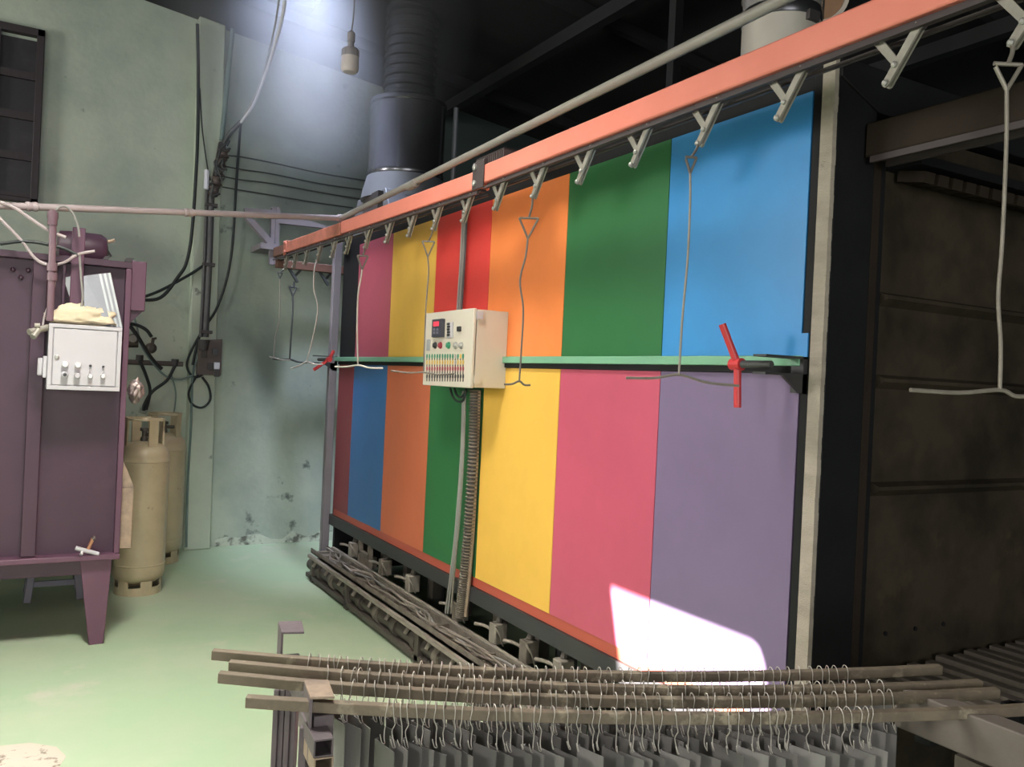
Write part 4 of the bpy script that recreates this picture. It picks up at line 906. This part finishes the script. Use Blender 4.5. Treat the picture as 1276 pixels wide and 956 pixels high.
def plate_mesh(w, h):
    mb = MB().box(-w / 2, w / 2, -.0006, .0006, -h, 0).box(-w / 2, -w / 2 + .0012, -.0006, .008, -h, 0)
    me = bpy.data.meshes.new('plate'); me.from_pydata([tuple(p) for p in mb.v], [], mb.f); me.materials.append(M['plate']); return me
pms = [plate_mesh(.062, .60), plate_mesh(.070, .62), plate_mesh(.078, .58)]
yaw0 = math.atan2(R0.y, R0.x) - math.radians(46)
for i, grp, rowsay in ((3, 'steel plates on the nearest rod', 'nearest rod'), (2, 'steel plates on the third rod', 'third rod from back'), (1, 'steel plates on the second rod', 'second rod from back')):
    cnt = {}; last = -99
    for p, px in HK[i]:
        if px - last < 13: continue
        last = px
        o = bpy.data.objects.new('steel_plate', rd.choice(pms)); COL.objects.link(o)
        o.location = (p.x - RODS[i][3].x * 0 - f0.x * .022, p.y - f0.y * .022, p.z - .060 + rd.uniform(-.009, .004))
        o.rotation_euler = (rd.uniform(-.012, .012), 0, yaw0 + rd.uniform(-.16, .16))
        z = zone(px); c = cnt[z] = cnt.get(z, -1) + 1
        tag(o, 'grey plate under %s, %s from left %s' % (rowsay, ORDN[c], z), 'plate', grp)
wp0 = rodpt(3, t_of_px(3, 1090))
wpl = MB().obox((wp0 + V((.10, .09, -.30))), R0 * .06 + f0 * .02, f0 * .002, (0, 0, .28)).build('steel_plate', 'plate')
hp = at(1112, 946, D=(wp0 + V((.10, .09, -.30)) - CAM).dot(FW) + .004)
MB().obox(hp, R0 * .006 + f0 * .002, f0 * .004, (0, 0, .009)).build('square_hole', 'socket', wpl)
tag(wpl, 'wide grey plate with a square hole behind the right end of the rods', 'plate')

# the stand under the left rod ends
E1 = V((.10, .995, 0)).normalized(); E2 = V((E1.y, -E1.x, 0))
sd_ = thing('rod_stand', V((.55, 1.86, 0)), 'grey plum steel stand with hooked stops under the left rod ends', 'stand')
def SB(c, a, b, z0, z1):
    """box centred at c (plan), half sizes a across and b along the stand"""
    return MB().obox((c.x, c.y, (z0 + z1) / 2), E2 * a, E1 * b, (0, 0, (z1 - z0) / 2))
def stop(quad, Dd, zlow, nm, m):
    z = at(quad[0][0], (quad[0][1] + quad[2][1]) / 2, D=Dd).z
    q = [at(x, y, Z=z) for x, y in quad]
    inn = (q[1] - q[0]).normalized() * .005
    v = MB().prism([q[0], q[3], q[3] + inn, q[0] + inn], (0, 0, zlow - z)).build(nm, 'stand', sd_)
    MB().prism(q, (0, 0, .005)).build('stop_plate', m, v, bevel=.001)
    return q
qr = stop([(346.6, 777), (376, 776), (379, 790), (350.5, 790.5)], 2.06, .80, 'rear_stop', 'stand')
qf = stop([(378.5, 850.5), (409, 850), (417, 871), (386.5, 872)], 1.72, .83, 'front_stop', 'stand_tan')
cb_ = qf[3].lerp(qr[3], .5); cb_.z = 0
ln = (qf[3] - qr[3]); ln.z = 0
MB().bar(V((qf[3].x + .03, qf[3].y - .0, .893)), V((qr[3].x + .03, qr[3].y + .02, .893)), .04, .05).build('cross_beam', 'stand', sd_, bevel=.002)
for q in range(4):
    a = at(344.5 + q * 7.4, 905, D=1.98 + .006 * (q % 2)); 
    MB().obox((a.x, a.y, .43), R0 * .0062, f0 * .016, (0, 0, .43)).build('post_fold', 'stand', sd_, bevel=.002)
a = at(380, 915, D=1.735); MB().obox((a.x, a.y, .44), R0 * .008, f0 * .02, (0, 0, .44)).build('front_post', 'stand', sd_, bevel=.002)
for py, m in ((923, 'stand'), (946, 'stand_tan')):
    a = at(391.5, py, D=1.62); b = at(416, py, D=1.62); z1 = a.z; wd_ = (b - a).length; hh = .034; t = .003
    c = a + E2 * wd_ / 2 + E1 * .08; tb = MB()
    tb.obox((c.x, c.y, z1 - t / 2), E2 * wd_ / 2, E1 * .08, (0, 0, t / 2)).obox((c.x, c.y, z1 - hh + t / 2), E2 * wd_ / 2, E1 * .08, (0, 0, t / 2))
    for sg in (-1, 1):
        e = c + E2 * sg * (wd_ / 2 - t / 2); tb.obox((e.x, e.y, z1 - hh / 2), E2 * t / 2, E1 * .08, (0, 0, hh / 2 - t))
    tb.build('tube_end', m, sd_)
    e = c + E1 * .05; MB().obox((e.x, e.y, z1 - hh / 2), E2 * (wd_ / 2 - t), E1 * .025, (0, 0, hh / 2 - t)).build('tube_core', 'socket', sd_)

# ------------------------------------------------------------------ smoke haze under the skylight
hz = bpy.data.materials.new('thin smoke'); hz.use_nodes = True; nt = hz.node_tree; nt.nodes.clear()
out = nt.nodes.new('ShaderNodeOutputMaterial'); vs_ = nt.nodes.new('ShaderNodeVolumeScatter'); vs_.inputs['Color'].default_value = (.86, .92, 1, 1); vs_.inputs['Anisotropy'].default_value = .1
tc = nt.nodes.new('ShaderNodeTexCoord'); gr = nt.nodes.new('ShaderNodeTexGradient'); gr.gradient_type = 'SPHERICAL'
mpn = nt.nodes.new('ShaderNodeMapping'); nt.links.new(tc.outputs['Object'], mpn.inputs[0]); mpn.inputs['Scale'].default_value = (1 / 1.2, 1 / 1.2, 1 / 1.2)
nt.links.new(mpn.outputs[0], gr.inputs[0])
nz = nt.nodes.new('ShaderNodeTexNoise'); nz.inputs['Scale'].default_value = 1.1; nz.inputs['Detail'].default_value = 2; nt.links.new(tc.outputs['Object'], nz.inputs['Vector'])
mu = nt.nodes.new('ShaderNodeMath'); mu.operation = 'MULTIPLY'; nt.links.new(gr.outputs['Fac'], mu.inputs[0]); nt.links.new(nz.outputs[0], mu.inputs[1])
mu2 = nt.nodes.new('ShaderNodeMath'); mu2.operation = 'MULTIPLY'; mu2.inputs[1].default_value = 1.5; nt.links.new(mu.outputs[0], mu2.inputs[0])
nt.links.new(mu2.outputs[0], vs_.inputs['Density']); nt.links.new(vs_.outputs[0], out.inputs['Volume'])
M['haze'] = hz
hb = MB().lathe((0, 0, -1.6), [(.0, 0), (.9, .2), (1.45, .8), (1.65, 1.6), (1.45, 2.4), (0, 2.45)], 20, cap=False).build('smoke_haze', 'haze', origin=(0, 0, 0))
hb.location = (1.8, 6.3, 4.2); hb['kind'] = 'stuff'; tag(hb, 'thin bluish smoke haze hanging under the roof above the far rail end', 'smoke')
